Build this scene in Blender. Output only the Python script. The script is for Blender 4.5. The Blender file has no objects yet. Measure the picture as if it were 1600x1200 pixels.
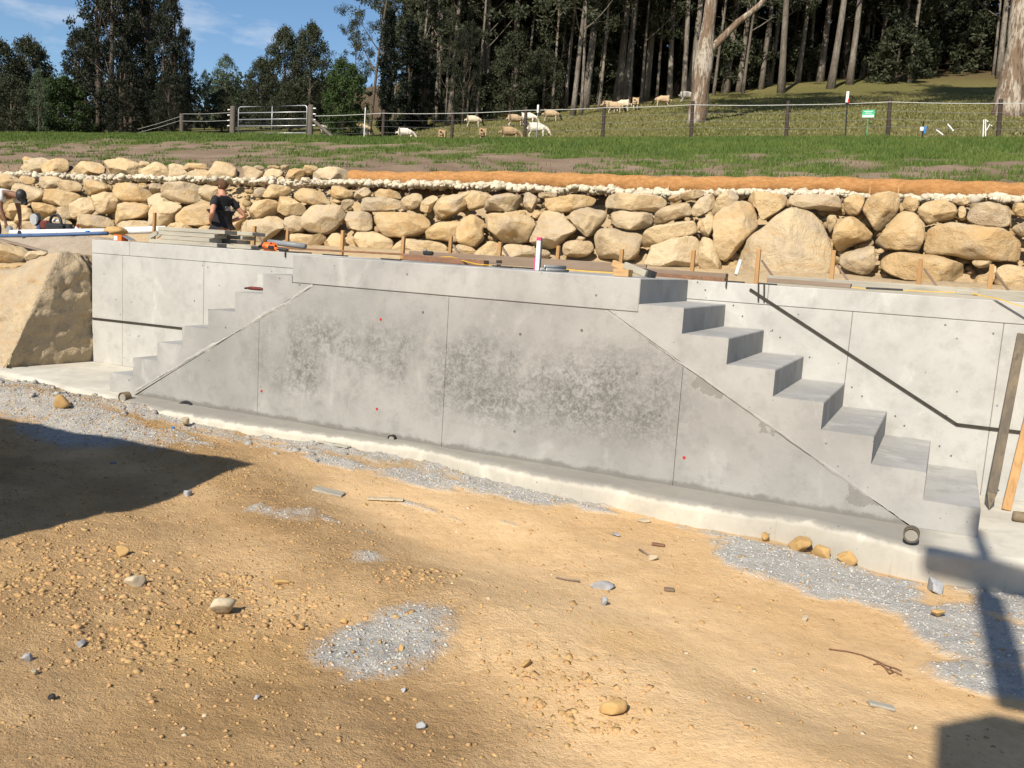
import bpy, math, random
import numpy as np
from mathutils import Vector, Matrix

# ------------------------------------------------------------------ camera, sky, sun, exposure
SC = bpy.context.scene
COL = SC.collection
F_PX, YAW, PITCH, ROLL = 1400.0, 0.4464, 0.1400, 0.0621
CAM = np.array([3.5114, -6.0958, 1.5299])
_cy, _sy, _cp, _sp = math.cos(YAW), math.sin(YAW), math.cos(PITCH), math.sin(PITCH)
FWD = np.array([-_sy*_cp, _cy*_cp, -_sp]); _r = np.array([_cy, _sy, 0.0]); _u = np.cross(_r, FWD)
RIGHT = math.cos(ROLL)*_r + math.sin(ROLL)*_u
UP = -math.sin(ROLL)*_r + math.cos(ROLL)*_u
cam_d = bpy.data.cameras.new('camera'); cam_d.sensor_width = 36.0; cam_d.lens = 36.0*F_PX/1600.0
cam_d.clip_start = 0.05; cam_d.clip_end = 3000.0
cam = bpy.data.objects.new('camera', cam_d); COL.objects.link(cam)
cam.matrix_world = Matrix(((RIGHT[0], UP[0], -FWD[0], CAM[0]), (RIGHT[1], UP[1], -FWD[1], CAM[1]),
                           (RIGHT[2], UP[2], -FWD[2], CAM[2]), (0, 0, 0, 1)))
SC.camera = cam

SUN_EL, SUN_AZ = math.radians(40.0), math.radians(0.6)       # light travels along +Y, a touch towards +X
TAN_EL = math.tan(SUN_EL)
sun_d = bpy.data.lights.new('sun', 'SUN'); sun_d.energy = 5.0; sun_d.angle = math.radians(0.53); sun_d.color = (1.0, 0.92, 0.80)
sun = bpy.data.objects.new('sun', sun_d); COL.objects.link(sun)
sun.rotation_euler = Vector((math.sin(SUN_AZ)*math.cos(SUN_EL), math.cos(SUN_AZ)*math.cos(SUN_EL), -math.sin(SUN_EL))).to_track_quat('-Z', 'Y').to_euler()
sun.location = (0, -40, 25)
world = bpy.data.worlds.new('World'); SC.world = world; world.use_nodes = True
wn, wl = world.node_tree.nodes, world.node_tree.links
wn.clear()
w_out = wn.new('ShaderNodeOutputWorld'); w_bg = wn.new('ShaderNodeBackground'); w_sky = wn.new('ShaderNodeTexSky')
w_sky.sky_type = 'NISHITA'; w_sky.sun_disc = False; w_sky.sun_elevation = SUN_EL; w_sky.sun_rotation = math.pi + SUN_AZ
w_sky.air_density = 1.0; w_sky.dust_density = 0.3; w_sky.ozone_density = 3.0; w_sky.altitude = 200.0
w_bg.inputs['Strength'].default_value = 0.09
# a few thin white clouds, placed by direction in the sky
w_tc = wn.new('ShaderNodeTexCoord'); w_map = wn.new('ShaderNodeMapping'); w_map.inputs['Scale'].default_value = (3.0, 3.0, 9.0)
w_map.inputs['Location'].default_value = (0.35, 0.0, 0.55)
w_n = wn.new('ShaderNodeTexNoise'); w_n.inputs['Scale'].default_value = 2.3; w_n.inputs['Detail'].default_value = 7.0; w_n.inputs['Roughness'].default_value = 0.55
w_r = wn.new('ShaderNodeValToRGB'); w_r.color_ramp.elements[0].position = 0.57; w_r.color_ramp.elements[1].position = 0.78
w_r.color_ramp.elements[1].color = (0.75, 0.75, 0.75, 1)
w_mix = wn.new('ShaderNodeMix'); w_mix.data_type = 'RGBA'
w_hs = wn.new('ShaderNodeHueSaturation'); w_hs.inputs['Saturation'].default_value = 1.10; w_hs.inputs['Value'].default_value = 1.0
w_mix.inputs['B'].default_value = (7.0, 7.3, 7.8, 1)
wl.new(w_tc.outputs['Generated'], w_map.inputs['Vector']); wl.new(w_map.outputs['Vector'], w_n.inputs['Vector'])
wl.new(w_n.outputs['Fac'], w_r.inputs['Fac']); wl.new(w_r.outputs['Color'], w_mix.inputs['Factor'])
wl.new(w_sky.outputs['Color'], w_hs.inputs['Color']); wl.new(w_hs.outputs['Color'], w_mix.inputs['A'])
wl.new(w_mix.outputs['Result'], w_bg.inputs['Color']); wl.new(w_bg.outputs['Background'], w_out.inputs['Surface'])
SC.view_settings.view_transform = 'Standard'; SC.view_settings.look = 'None'
SC.view_settings.exposure = 0.42; SC.view_settings.gamma = 1.0
SC.render.engine = 'CYCLES'
SC.cycles.max_bounces = 6; SC.cycles.diffuse_bounces = 2; SC.cycles.transparent_max_bounces = 4

# ------------------------------------------------------------------ helpers
def ray(px, py): return FWD + RIGHT*((px-800)/F_PX) - UP*((py-600)/F_PX)
def onY(px, py, Y): d = ray(px, py); return CAM + d*((Y-CAM[1])/d[1])
def onZ(px, py, Z): d = ray(px, py); return CAM + d*((Z-CAM[2])/d[2])
def onX(px, py, X): d = ray(px, py); return CAM + d*((X-CAM[0])/d[0])
def at(px, py, t): return CAM + ray(px, py)*t
def sstep(a, b, x):
    t = np.clip((x-a)/(b-a), 0, 1); return t*t*(3-2*t)

def _hash(ix, iy, iz, seed):
    h = (ix.astype(np.int64)*374761393 + iy.astype(np.int64)*668265263 + iz.astype(np.int64)*2147483647 + seed*1274126177) & 0xffffffff
    h = ((h ^ (h >> 13))*1274126177) & 0xffffffff
    h = ((h ^ (h >> 16))*2246822519) & 0xffffffff
    return ((h ^ (h >> 15)) & 0xffff)/65535.0
def vnoise(x, y, z=None, seed=0):
    x = np.asarray(x, float); y = np.asarray(y, float); z = np.zeros_like(x) if z is None else np.asarray(z, float)
    xi, yi, zi = np.floor(x), np.floor(y), np.floor(z); fx, fy, fz = x-xi, y-yi, z-zi
    fx, fy, fz = fx*fx*(3-2*fx), fy*fy*(3-2*fy), fz*fz*(3-2*fz)
    r = 0
    for dx in (0, 1):
        for dy in (0, 1):
            for dz in (0, 1):
                w = (fx if dx else 1-fx)*(fy if dy else 1-fy)*(fz if dz else 1-fz)
                r = r + w*_hash(xi+dx, yi+dy, zi+dz, seed)
    return r*2-1
def fbm(x, y, z=None, o=4, seed=0, gain=0.5):
    r = 0; a = 1.0; s = 1.0; n = 0
    for i in range(o):
        r = r + a*vnoise(np.asarray(x)*s, np.asarray(y)*s, None if z is None else np.asarray(z)*s, seed+i*17); n += a; a *= gain; s *= 2.03
    return r/n

def mesh_np(name, V, F):
    """V (n,3) floats, F (m,k) ints or list of faces"""
    me = bpy.data.meshes.new(name)
    if isinstance(F, np.ndarray):
        n, m, k = len(V), F.shape[0], F.shape[1]
        me.vertices.add(n); me.vertices.foreach_set('co', np.asarray(V, np.float32).ravel())
        me.loops.add(m*k); me.loops.foreach_set('vertex_index', F.astype(np.int32).ravel())
        me.polygons.add(m); me.polygons.foreach_set('loop_start', np.arange(0, m*k, k, dtype=np.int32))
        me.update(calc_edges=True)
    else:
        me.from_pydata([tuple(map(float, v)) for v in V], [], F); me.update()
    return me
def link(name, me, mat=None, parent=None, smooth=False):
    o = bpy.data.objects.new(name, me); COL.objects.link(o)
    if mat is not None and len(me.materials) == 0: me.materials.append(mat)
    if smooth: me.polygons.foreach_set('use_smooth', np.ones(len(me.polygons), bool))
    if parent is not None:
        o.parent = parent
        o.location = tuple(-Vector(parent.location)) if parent.type == 'EMPTY' and parent.parent is None and not parent.get('_local') else (0, 0, 0)
    return o
def mk(name, V, F, mat=None, parent=None, smooth=False): return link(name, mesh_np(name, V, F), mat, parent, smooth)
def tag(o, label=None, cat=None, group=None, kind=None):
    if label: o['label'] = label
    if cat: o['category'] = cat
    if group: o['group'] = group
    if kind: o['kind'] = kind
    return o
def thing(name, label, cat, loc, group=None, local=False):
    e = bpy.data.objects.new(name, None); COL.objects.link(e); e.location = tuple(map(float, loc)); e.empty_display_size = 0.1
    if local: e['_local'] = 1
    return tag(e, label, cat, group)
def setcol(me, cols, name='Col'):
    a = me.color_attributes.new(name, 'FLOAT_COLOR', 'POINT'); c = np.ones((len(me.vertices), 4), np.float32); c[:, :cols.shape[1]] = cols
    a.data.foreach_set('color', c.ravel())

class MB:
    """collects boxes, tubes and prisms into one mesh"""
    def __init__(s): s.V = []; s.F = []
    def add(s, V, F):
        n = len(s.V); s.V += [tuple(map(float, v)) for v in V]; s.F += [tuple(i+n for i in f) for f in F]; return s
    def box(s, c, d, R=None, bev=0.0):
        c = np.array(c, float); h = np.array(d, float)/2
        if bev <= 0:
            V = np.array([[x, y, z] for x in (-1, 1) for y in (-1, 1) for z in (-1, 1)], float)*h
            F = [(0, 1, 3, 2), (4, 6, 7, 5), (0, 4, 5, 1), (2, 3, 7, 6), (0, 2, 6, 4), (1, 5, 7, 3)]
        else:
            V, F = [], []
            idx = {}
            for sx in (-1, 1):
                for sy in (-1, 1):
                    for sz in (-1, 1):
                        sg = np.array([sx, sy, sz])
                        for ax in range(3):
                            v = sg*(h-bev); v[ax] = sg[ax]*h[ax]; idx[(sx, sy, sz, ax)] = len(V); V.append(v)
            for ax in range(3):
                o = [i for i in range(3) if i != ax]
                for sg in (-1, 1):
                    q = []
                    for a, b in ((-1, -1), (1, -1), (1, 1), (-1, 1)):
                        t = [0, 0, 0]; t[ax] = sg; t[o[0]] = a; t[o[1]] = b; q.append(idx[(*t, ax)])
                    F.append(tuple(q))
            for ax in range(3):
                o = [i for i in range(3) if i != ax]
                for a in (-1, 1):
                    for b in (-1, 1):
                        t0 = [0, 0, 0]; t0[o[0]] = a; t0[o[1]] = b; t1 = list(t0); t0[ax] = -1; t1[ax] = 1
                        F.append((idx[(*t0, o[0])], idx[(*t1, o[0])], idx[(*t1, o[1])], idx[(*t0, o[1])]))
            for sx in (-1, 1):
                for sy in (-1, 1):
                    for sz in (-1, 1): F.append(tuple(idx[(sx, sy, sz, a)] for a in range(3)))
            V = np.array(V)
        if R is not None: V = V @ np.array(R).T
        return s.add(V + c, F)
    def beam(s, p0, p1, w, h, bev=0.0, up=(0, 0, 1)):
        p0, p1 = np.array(p0, float), np.array(p1, float); d = p1-p0; L = np.linalg.norm(d); x = d/L
        u = np.array(up, float); y = np.cross(u, x); y /= max(np.linalg.norm(y), 1e-9); z = np.cross(x, y)
        return s.box((p0+p1)/2, (L, w, h), np.stack([x, y, z], 1), bev)
    def tube(s, pts, rad, n=10, cap=True):
        pts = np.array(pts, float); m = len(pts); rad = np.broadcast_to(np.array(rad, float), (m,))
        tg = np.gradient(pts, axis=0); tg /= np.linalg.norm(tg, axis=1)[:, None]+1e-12
        u = np.array([0, 0, 1.0]) if abs(tg[0][2]) < 0.9 else np.array([1.0, 0, 0])
        V = []
        for i in range(m):
            a = np.cross(u, tg[i]); a /= np.linalg.norm(a)+1e-12; b = np.cross(tg[i], a); u = np.cross(a, tg[i])*-1 if False else u
            for k in range(n):
                t = 2*math.pi*k/n; V.append(pts[i]+rad[i]*(math.cos(t)*a+math.sin(t)*b))
        F = [(i*n+k, i*n+(k+1) % n, (i+1)*n+(k+1) % n, (i+1)*n+k) for i in range(m-1) for k in range(n)]
        if cap: F += [tuple(range(n))[::-1], tuple(range((m-1)*n, m*n))]
        return s.add(V, F)
    def prism(s, poly, y0, y1):
        """poly in (x,z), extruded in y"""
        n = len(poly); V = [(x, y0, z) for x, z in poly]+[(x, y1, z) for x, z in poly]
        F = [tuple(range(n)), tuple(range(2*n-1, n-1, -1))]+[(i, i+n, (i+1) % n+n, (i+1) % n) for i in range(n)]
        return s.add(V, F)
    def obj(s, name, mat=None, parent=None, smooth=False): return mk(name, s.V, s.F, mat, parent, smooth)

ICO_V = None
def ico(sub):
    t = (1+5**.5)/2
    V = [(-1, t, 0), (1, t, 0), (-1, -t, 0), (1, -t, 0), (0, -1, t), (0, 1, t), (0, -1, -t), (0, 1, -t), (t, 0, -1), (t, 0, 1), (-t, 0, -1), (-t, 0, 1)]
    F = [(0, 11, 5), (0, 5, 1), (0, 1, 7), (0, 7, 10), (0, 10, 11), (1, 5, 9), (5, 11, 4), (11, 10, 2), (10, 7, 6), (7, 1, 8), (3, 9, 4), (3, 4, 2), (3, 2, 6), (3, 6, 8), (3, 8, 9), (4, 9, 5), (2, 4, 11), (6, 2, 10), (8, 6, 7), (9, 8, 1)]
    V = [np.array(v)/np.linalg.norm(v) for v in V]
    for _ in range(sub):
        c = {}; G = []
        def m(a, b):
            k = (min(a, b), max(a, b))
            if k not in c: v = V[a]+V[b]; V.append(v/np.linalg.norm(v)); c[k] = len(V)-1
            return c[k]
        for a, b, d in F:
            ab, bd, da = m(a, b), m(b, d), m(d, a); G += [(a, ab, da), (b, bd, ab), (d, da, bd), (ab, bd, da)]
        F = G
    return np.array(V), np.array(F)
CUBE = (np.array([[x, y, z] for x in (-1, 1) for y in (-1, 1) for z in (-1, 1)], float)*0.72, np.array([(0, 1, 3), (0, 3, 2), (4, 6, 7), (4, 7, 5), (0, 4, 5), (0, 5, 1), (2, 3, 7), (2, 7, 6), (0, 2, 6), (0, 6, 4), (1, 5, 7), (1, 7, 3)]))
ICO0, ICO1, ICO2, ICO3 = ico(0), ico(1), ico(2), ico(3)
def rand_rot(rng, n):
    q = rng.normal(size=(n, 4)); q /= np.linalg.norm(q, axis=1)[:, None]; w, x, y, z = q.T
    return np.stack([np.stack([1-2*(y*y+z*z), 2*(x*y-z*w), 2*(x*z+y*w)], -1), np.stack([2*(x*y+z*w), 1-2*(x*x+z*z), 2*(y*z-x*w)], -1), np.stack([2*(x*z-y*w), 2*(y*z+x*w), 1-2*(x*x+y*y)], -1)], 1)
def stones_np(P, S, rng, base=ICO0, flat=0.7, jit=0.30):
    """many small angular stones at P with sizes S -> V,F"""
    bv, bf = base; n = len(P)
    v = bv[None]*(1+rng.uniform(-jit, jit, (n, len(bv), 3)))
    v = v*rng.uniform(0.6, 1.0, (n, 1, 3)); v = np.einsum('nij,nkj->nki', rand_rot(rng, n), v)
    v[:, :, 2] *= flat; v = v*np.asarray(S)[:, None, None] + np.asarray(P)[:, None, :]
    f = bf[None] + (np.arange(n)*len(bv))[:, None, None]
    return v.reshape(-1, 3), f.reshape(-1, 3)

def stone_obj(name, P, S, rng, mat, base=ICO0, flat=0.7, tone=0.18, hue=0.04):
    V, F = stones_np(P, S, rng, base, flat); me = mesh_np(name, V, F); n = len(P); k = len(base[0])
    c = (1+rng.uniform(-tone, tone, (n, 1)))*(1+rng.uniform(-hue, hue, (n, 3))); setcol(me, np.repeat(c, k, 0)); return link(name, me, mat)
# ------------------------------------------------------------------ materials
class NT:
    def __init__(s, name):
        s.m = bpy.data.materials.new(name); s.m.use_nodes = True; s.n = s.m.node_tree.nodes; s.l = s.m.node_tree.links
        s.b = s.n['Principled BSDF']; s.tc = s.n.new('ShaderNodeTexCoord'); s.co = s.tc.outputs['Object']
    def set(s, sock, v):
        if isinstance(v, bpy.types.NodeSocket): s.l.new(v, sock)
        elif v is not None:
            if sock.type == 'RGBA' and len(v) == 3: v = (*v, 1)
            sock.default_value = v
    def noise(s, scale, detail=5, rough=0.55, co=None, dist=0.0, w=None):
        t = s.n.new('ShaderNodeTexNoise'); t.inputs['Scale'].default_value = scale; t.inputs['Detail'].default_value = detail; t.inputs['Roughness'].default_value = rough; t.inputs['Distortion'].default_value = dist
        s.l.new(co or s.co, t.inputs['Vector']); return t.outputs['Fac']
    def voro(s, scale, out='Distance', co=None, feature='F1'):
        t = s.n.new('ShaderNodeTexVoronoi'); t.feature = feature; t.inputs['Scale'].default_value = scale; s.l.new(co or s.co, t.inputs['Vector']); return t.outputs[out]
    def ramp(s, fac, stops):
        t = s.n.new('ShaderNodeValToRGB'); cr = t.color_ramp
        while len(cr.elements) < len(stops): cr.elements.new(0.5)
        for e, (p, c) in zip(cr.elements, stops):
            e.position = p; c = (c, c, c) if isinstance(c, (int, float)) else c; e.color = (*c, 1)
        s.set(t.inputs['Fac'], fac); return t.outputs['Color']
    def mix(s, fac, a, b, mode='MIX'):
        t = s.n.new('ShaderNodeMix'); t.data_type = 'RGBA'; t.blend_type = mode
        s.set(t.inputs['Factor'], fac); s.set(t.inputs['A'], a); s.set(t.inputs['B'], b); return t.outputs['Result']
    def math(s, op, a, b=None, c=None, clamp=False):
        t = s.n.new('ShaderNodeMath'); t.operation = op; t.use_clamp = clamp
        for i, v in enumerate((a, b, c)):
            if v is not None: s.set(t.inputs[i], v)
        return t.outputs[0]
    def mapr(s, v, a, b, c=0.0, d=1.0):
        t = s.n.new('ShaderNodeMapRange'); t.interpolation_type = 'SMOOTHSTEP'
        for i, q in enumerate((v, a, b, c, d)): s.set(t.inputs[i], q)
        return t.outputs[0]
    def mapping(s, scale=(1, 1, 1), loc=(0, 0, 0), rot=(0, 0, 0), co=None):
        t = s.n.new('ShaderNodeMapping'); t.inputs['Scale'].default_value = scale; t.inputs['Location'].default_value = loc; t.inputs['Rotation'].default_value = rot
        s.l.new(co or s.co, t.inputs['Vector']); return t.outputs['Vector']
    def sep(s, co=None):
        t = s.n.new('ShaderNodeSeparateXYZ'); s.l.new(co or s.co, t.inputs[0]); return t.outputs
    def rnd(s): return s.n.new('ShaderNodeObjectInfo').outputs['Random']
    def shiftco(s, k=37.0):
        """object coordinates shifted per object so that copies do not repeat"""
        t = s.n.new('ShaderNodeVectorMath'); t.operation = 'ADD'; s.l.new(s.co, t.inputs[0])
        c = s.n.new('ShaderNodeCombineXYZ'); r = s.math('MULTIPLY', s.rnd(), k)
        for i in range(3): s.l.new(r, c.inputs[i])
        s.l.new(c.outputs[0], t.inputs[1]); s.co = t.outputs[0]; return s.co
    def attr(s, name='Col'):
        t = s.n.new('ShaderNodeAttribute'); t.attribute_name = name; return t.outputs['Color']
    def bump(s, h, strength=0.5, dist=0.02, prev=None):
        t = s.n.new('ShaderNodeBump'); t.inputs['Strength'].default_value = strength; t.inputs['Distance'].default_value = dist
        s.l.new(h, t.inputs['Height'])
        if prev is not None: s.l.new(prev, t.inputs['Normal'])
        return t.outputs['Normal']
    def done(s, col, rough=0.9, normal=None, metal=0.0, spec=0.25):
        s.set(s.b.inputs['Base Color'], col); s.set(s.b.inputs['Roughness'], rough); s.b.inputs['Metallic'].default_value = metal
        s.b.inputs['Specular IOR Level'].default_value = spec
        if normal is not None: s.l.new(normal, s.b.inputs['Normal'])
        return s.m
def simple(name, c1, c2=None, scale=8.0, rough=0.7, bump=0.2, metal=0.0, stretch=(1, 1, 1), spec=0.3, rvar=0.0, bdist=0.01):
    t = NT(name); c2 = c2 or tuple(x*0.75 for x in c1)
    t.shiftco()
    co = t.mapping(stretch); n = t.noise(scale, 6, 0.6, co); n2 = t.noise(scale*6, 4, 0.6, co)
    col = t.mix(t.mapr(n, 0.3, 0.7), c1, c2)
    col = t.mix(t.mapr(n2, 0.45, 0.8), col, tuple(x*0.8 for x in c2))
    if rvar: col = t.mix(t.math('MULTIPLY', t.rnd(), rvar), col, tuple(x*0.5 for x in c1))
    return t.done(col, rough, t.bump(n2, bump, bdist) if bump else None, metal, spec)

def stonemat(name, c1, c2):
    t = NT(name); n = t.noise(40, 4, 0.6); col = t.mix(n, c1, c2); col = t.mix(1.0, col, t.attr(), 'MULTIPLY'); return t.done(col, 0.95, t.bump(t.noise(150, 3), 0.4, 0.004), 0, 0.1)
def concrete_mat(name, light, dark, stain=0.0, tone=1.0, front=False):
    t = NT(name); X, Y, Z = t.sep()[0], t.sep()[1], t.sep()[2]
    n1 = t.noise(1.1, 6, 0.6); n2 = t.noise(6.0, 6, 0.65); n3 = t.noise(38.0, 5, 0.7)
    col = t.mix(t.mapr(n1, 0.32, 0.70), light, dark)
    col = t.mix(t.math('MULTIPLY', t.mapr(n2, 0.45, 0.72), 0.5), col, tuple(c*0.80 for c in dark))
    sm = t.noise(2.6, 6, 0.62, t.mapping((1, 1, 0.6), (5.1, 2.2, 8.0)), 0.9); col = t.mix(t.math('MULTIPLY', t.mapr(sm, 0.54, 0.70), 0.55), col, tuple(min(0.6, c*1.18) for c in light))
    col = t.mix(t.math('MULTIPLY', t.mapr(n3, 0.5, 0.8), 0.16), col, tuple(c*0.6 for c in dark))
    if front:
        # cloudy dark mottling where the form oil stayed, in the middle of the panels
        m = t.noise(1.5, 4, 0.55, t.mapping((1.35, 0.0, 0.75), (7.3, 0, 2.1)))
        win = t.math('MULTIPLY', t.mapr(Z, 0.08, 0.45), t.mapr(Z, 1.12, 0.72))
        winx = t.mapr(t.math('ABSOLUTE', X), 2.15, 1.6)
        g = t.math('MULTIPLY', t.math('MULTIPLY', t.mapr(m, 0.30, 0.62), win), winx)
        cell = t.noise(17.0, 7, 0.75, None, 0.6); cell2 = t.noise(60.0, 3, 0.6)
        mott = t.math('MULTIPLY', g, t.mapr(t.math('ADD', t.math('MULTIPLY', cell, 0.65), t.math('MULTIPLY', cell2, 0.35)), 0.38, 0.60, 0.10, 1.0))
        col = t.mix(t.math('MULTIPLY', mott, 0.78), col, (0.085, 0.083, 0.078))
        # damp line along the foot, ragged
        ed = t.math('ADD', t.math('MULTIPLY', t.noise(9.0, 5, 0.7), 0.10), -0.015)
        foot = t.mapr(t.math('SUBTRACT', Z, ed), 0.015, -0.02)
        col = t.mix(t.math('MULTIPLY', foot, 0.75), col, (0.145, 0.135, 0.118))
        # damp run under the sloping edge of the stair
        d = t.math('ADD', Z, t.math('MULTIPLY', t.math('SUBTRACT', t.math('ABSOLUTE', X), 1.32), 0.561))
        wet = t.math('SUBTRACT', 1.2, d)
        lim = t.math('MULTIPLY', t.mapr(t.noise(3.1, 6, 0.7, t.mapping((1, 0, 1), (4.2, 0, 0))), 0.50, 0.74), 0.22)
        wm = t.math('MULTIPLY', t.math('LESS_THAN', wet, lim), t.mapr(X, 0.9, 1.3))
        col = t.mix(t.math('MULTIPLY', wm, 0.6), col, (0.16, 0.15, 0.13))
        pale = t.math('MULTIPLY', t.mapr(t.noise(2.2, 6, 0.7, t.mapping((1, 0, 1), (1.2, 0, 9))), 0.58, 0.72), 0.35)
        col = t.mix(pale, col, (0.40, 0.39, 0.36))
    if name.startswith('footing'):
        lip = t.math('MULTIPLY', t.mapr(t.math('ADD', Z, t.math('MULTIPLY', t.math('SUBTRACT', t.noise(5.0, 6, 0.7), 0.5), 0.09)), -0.035, -0.008), t.mapr(t.math('ABSOLUTE', t.math('SUBTRACT', X, 0.1)), 3.6, 3.35))
        col = t.mix(t.math('MULTIPLY', lip, 0.72), col, (0.17, 0.162, 0.145))
        dr = t.math('MULTIPLY', t.mapr(t.noise(26, 3, 0.6, t.mapping((1, 0, 0.06))), 0.60, 0.72), t.mapr(t.noise(1.1, 2), 0.5, 0.6))
        col = t.mix(t.math('MULTIPLY', dr, 0.55), col, (0.25, 0.225, 0.18))
    if stain:
        s2 = t.noise(1.7, 5, 0.6, t.mapping((1, 1, 0.35), (3.3, 1.2, 0.4)))
        col = t.mix(t.math('MULTIPLY', t.mapr(s2, 0.55, 0.8), stain), col, (0.30, 0.265, 0.20))
    # bug holes
    v = t.voro(11.0); vc = t.voro(11.0, 'Color'); sx = t.n.new('ShaderNodeSeparateColor'); t.l.new(vc, sx.inputs[0])
    hole = t.math('MULTIPLY', t.math('LESS_THAN', v, t.math('MULTIPLY', sx.outputs[1], 0.10)), t.math('GREATER_THAN', sx.outputs[0], 0.40))
    v2 = t.voro(34.0); vc2 = t.voro(34.0, 'Color'); sx2 = t.n.new('ShaderNodeSeparateColor'); t.l.new(vc2, sx2.inputs[0])
    hole2 = t.math('MULTIPLY', t.math('LESS_THAN', v2, t.math('MULTIPLY', sx2.outputs[1], 0.13)), t.math('GREATER_THAN', t.math('ADD', t.math('MULTIPLY', sx2.outputs[0], 0.5), t.math('MULTIPLY', n1, 0.6)), 0.72))
    hs = t.math('MAXIMUM', hole, hole2)
    col = t.mix(t.math('MULTIPLY', hs, 0.75), col, (0.09, 0.085, 0.075))
    nb = t.bump(t.math('SUBTRACT', t.math('ADD', t.math('MULTIPLY', n3, 0.5), t.math('MULTIPLY', n2, 0.6)), t.math('MULTIPLY', hs, 2.0)), 0.35 if not front else 0.55, 0.006)
    return t.done(col, 0.88, nb, 0.0, 0.2)
M = {}
M['conc_wall'] = concrete_mat('pale_concrete', (0.445, 0.437, 0.405), (0.355, 0.347, 0.32), 0.12)
M['conc_front'] = concrete_mat('mottled_concrete', (0.33, 0.325, 0.305), (0.255, 0.25, 0.235), 0.0, 1.0, True)
M['conc_step'] = concrete_mat('grey_concrete', (0.385, 0.378, 0.355), (0.285, 0.279, 0.262), 0.08)
M['conc_foot'] = concrete_mat('footing_concrete', (0.54, 0.51, 0.43), (0.41, 0.385, 0.33), 0.35)
M['joint'] = simple('dark_joint', (0.15, 0.14, 0.125), None, 20)
M['grout'] = simple('smeared_grout', (0.44, 0.43, 0.40), (0.35, 0.34, 0.315), 14, 0.9, 0.6)
M['channel'] = simple('dark_bronze_metal', (0.030, 0.026, 0.020), (0.05, 0.043, 0.03), 20, 0.5, 0.1)

def sandstone(name, warm=1.0):
    t = NT(name); r = t.rnd(); t.shiftco(53.0)
    n1 = t.noise(2.2, 5, 0.6, None, 0.4); n2 = t.noise(9.0, 6, 0.68); n3 = t.noise(48.0, 5, 0.7); bands = t.noise(5.0, 4, 0.6, t.mapping((0.35, 0.35, 1.6), rot=(0.4, 0.5, 0.2)), 0.8)
    a = t.ramp(r, [(0.0, (0.50, 0.345, 0.175)), (0.25, (0.58, 0.43, 0.24)), (0.45, (0.40, 0.315, 0.21)), (0.6, (0.53, 0.36, 0.17)), (0.78, (0.60, 0.48, 0.31)), (1.0, (0.36, 0.285, 0.20))])
    col = t.mix(t.math('MULTIPLY', t.mapr(n1, 0.40, 0.68), 0.7), a, (0.62, 0.49, 0.295))
    col = t.mix(t.math('MULTIPLY', t.mapr(bands, 0.5, 0.72), 0.5), col, (0.50, 0.295, 0.11))
    col = t.mix(t.math('MULTIPLY', t.mapr(n2, 0.52, 0.75), 0.55), col, (0.34, 0.25, 0.155))
    g = t.math('MULTIPLY', t.mapr(t.noise(1.6, 4, 0.6), 0.53, 0.70), 0.6)
    col = t.mix(g, col, (0.42, 0.35, 0.265))
    col = t.mix(t.math('MULTIPLY', t.mapr(n3, 0.55, 0.8), 0.30), col, (0.24, 0.165, 0.09))
    h = t.math('ADD', t.math('MULTIPLY', n2, 0.8), t.math('MULTIPLY', n3, 0.35))
    h = t.math('ADD', h, t.math('MULTIPLY', t.voro(4.5, 'Distance', None, 'DISTANCE_TO_EDGE'), 0.25))
    return t.done(col, 0.93, t.bump(h, 1.0, 0.06), 0, 0.12)
M['sand'] = sandstone('sandstone')
M['whiterock'] = simple('white_crushed_rock', (0.58, 0.51, 0.385), (0.46, 0.385, 0.27), 3.0, 0.92, 0.3)
M['gravel'] = simple('grey_crushed_gravel', (0.43, 0.425, 0.40), (0.30, 0.295, 0.28), 5.0, 0.92, 0.3)
M['clod'] = simple('ochre_clods', (0.50, 0.325, 0.135), (0.38, 0.24, 0.095), 2.0, 0.95, 0.3)
M['lime'] = simple('pale_stone', (0.52, 0.44, 0.31), (0.40, 0.33, 0.22), 6.0, 0.9, 0.4)
M['greystone'] = simple('grey_stone', (0.38, 0.385, 0.39), (0.29, 0.29, 0.29), 8.0, 0.9, 0.5)
M['wood'] = simple('pine_wood', (0.46, 0.27, 0.115), (0.36, 0.20, 0.08), 6.0, 0.75, 0.3, 0, (1, 1, 0.12))
M['wood_x'] = simple('sawn_pine', (0.55, 0.36, 0.17), (0.45, 0.27, 0.12), 6.0, 0.75, 0.3, 0, (0.12, 1, 1))
M['wood_grey'] = simple('weathered_grey_timber', (0.42, 0.39, 0.31), (0.31, 0.29, 0.24), 5.0, 0.85, 0.4, 0, (0.15, 1, 1))
M['wood_dark'] = simple('dark_formwork_timber', (0.17, 0.115, 0.075), (0.26, 0.20, 0.15), 4.0, 0.8, 0.4, 0, (0.2, 1, 1))
M['stake_dark'] = simple('stained_stake_timber', (0.22, 0.165, 0.10), (0.10, 0.085, 0.065), 7.0, 0.8, 0.4, 0, (1, 1, 0.2))
M['rust'] = simple('rusty_steel', (0.26, 0.13, 0.07), (0.16, 0.09, 0.055), 9.0, 0.7, 0.4)
M['black'] = simple('black_plastic', (0.018, 0.018, 0.019), (0.03, 0.03, 0.03), 8.0, 0.5, 0.1)
M['blacksteel'] = simple('black_steel', (0.035, 0.035, 0.038), (0.06, 0.055, 0.05), 12.0, 0.5, 0.15, 0.3)
M['orange'] = simple('orange_plastic', (0.75, 0.16, 0.03), (0.65, 0.13, 0.03), 6.0, 0.45, 0.05)
M['red'] = simple('red_plastic', (0.50, 0.03, 0.02), (0.4, 0.025, 0.02), 6.0, 0.5, 0.05)
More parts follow.
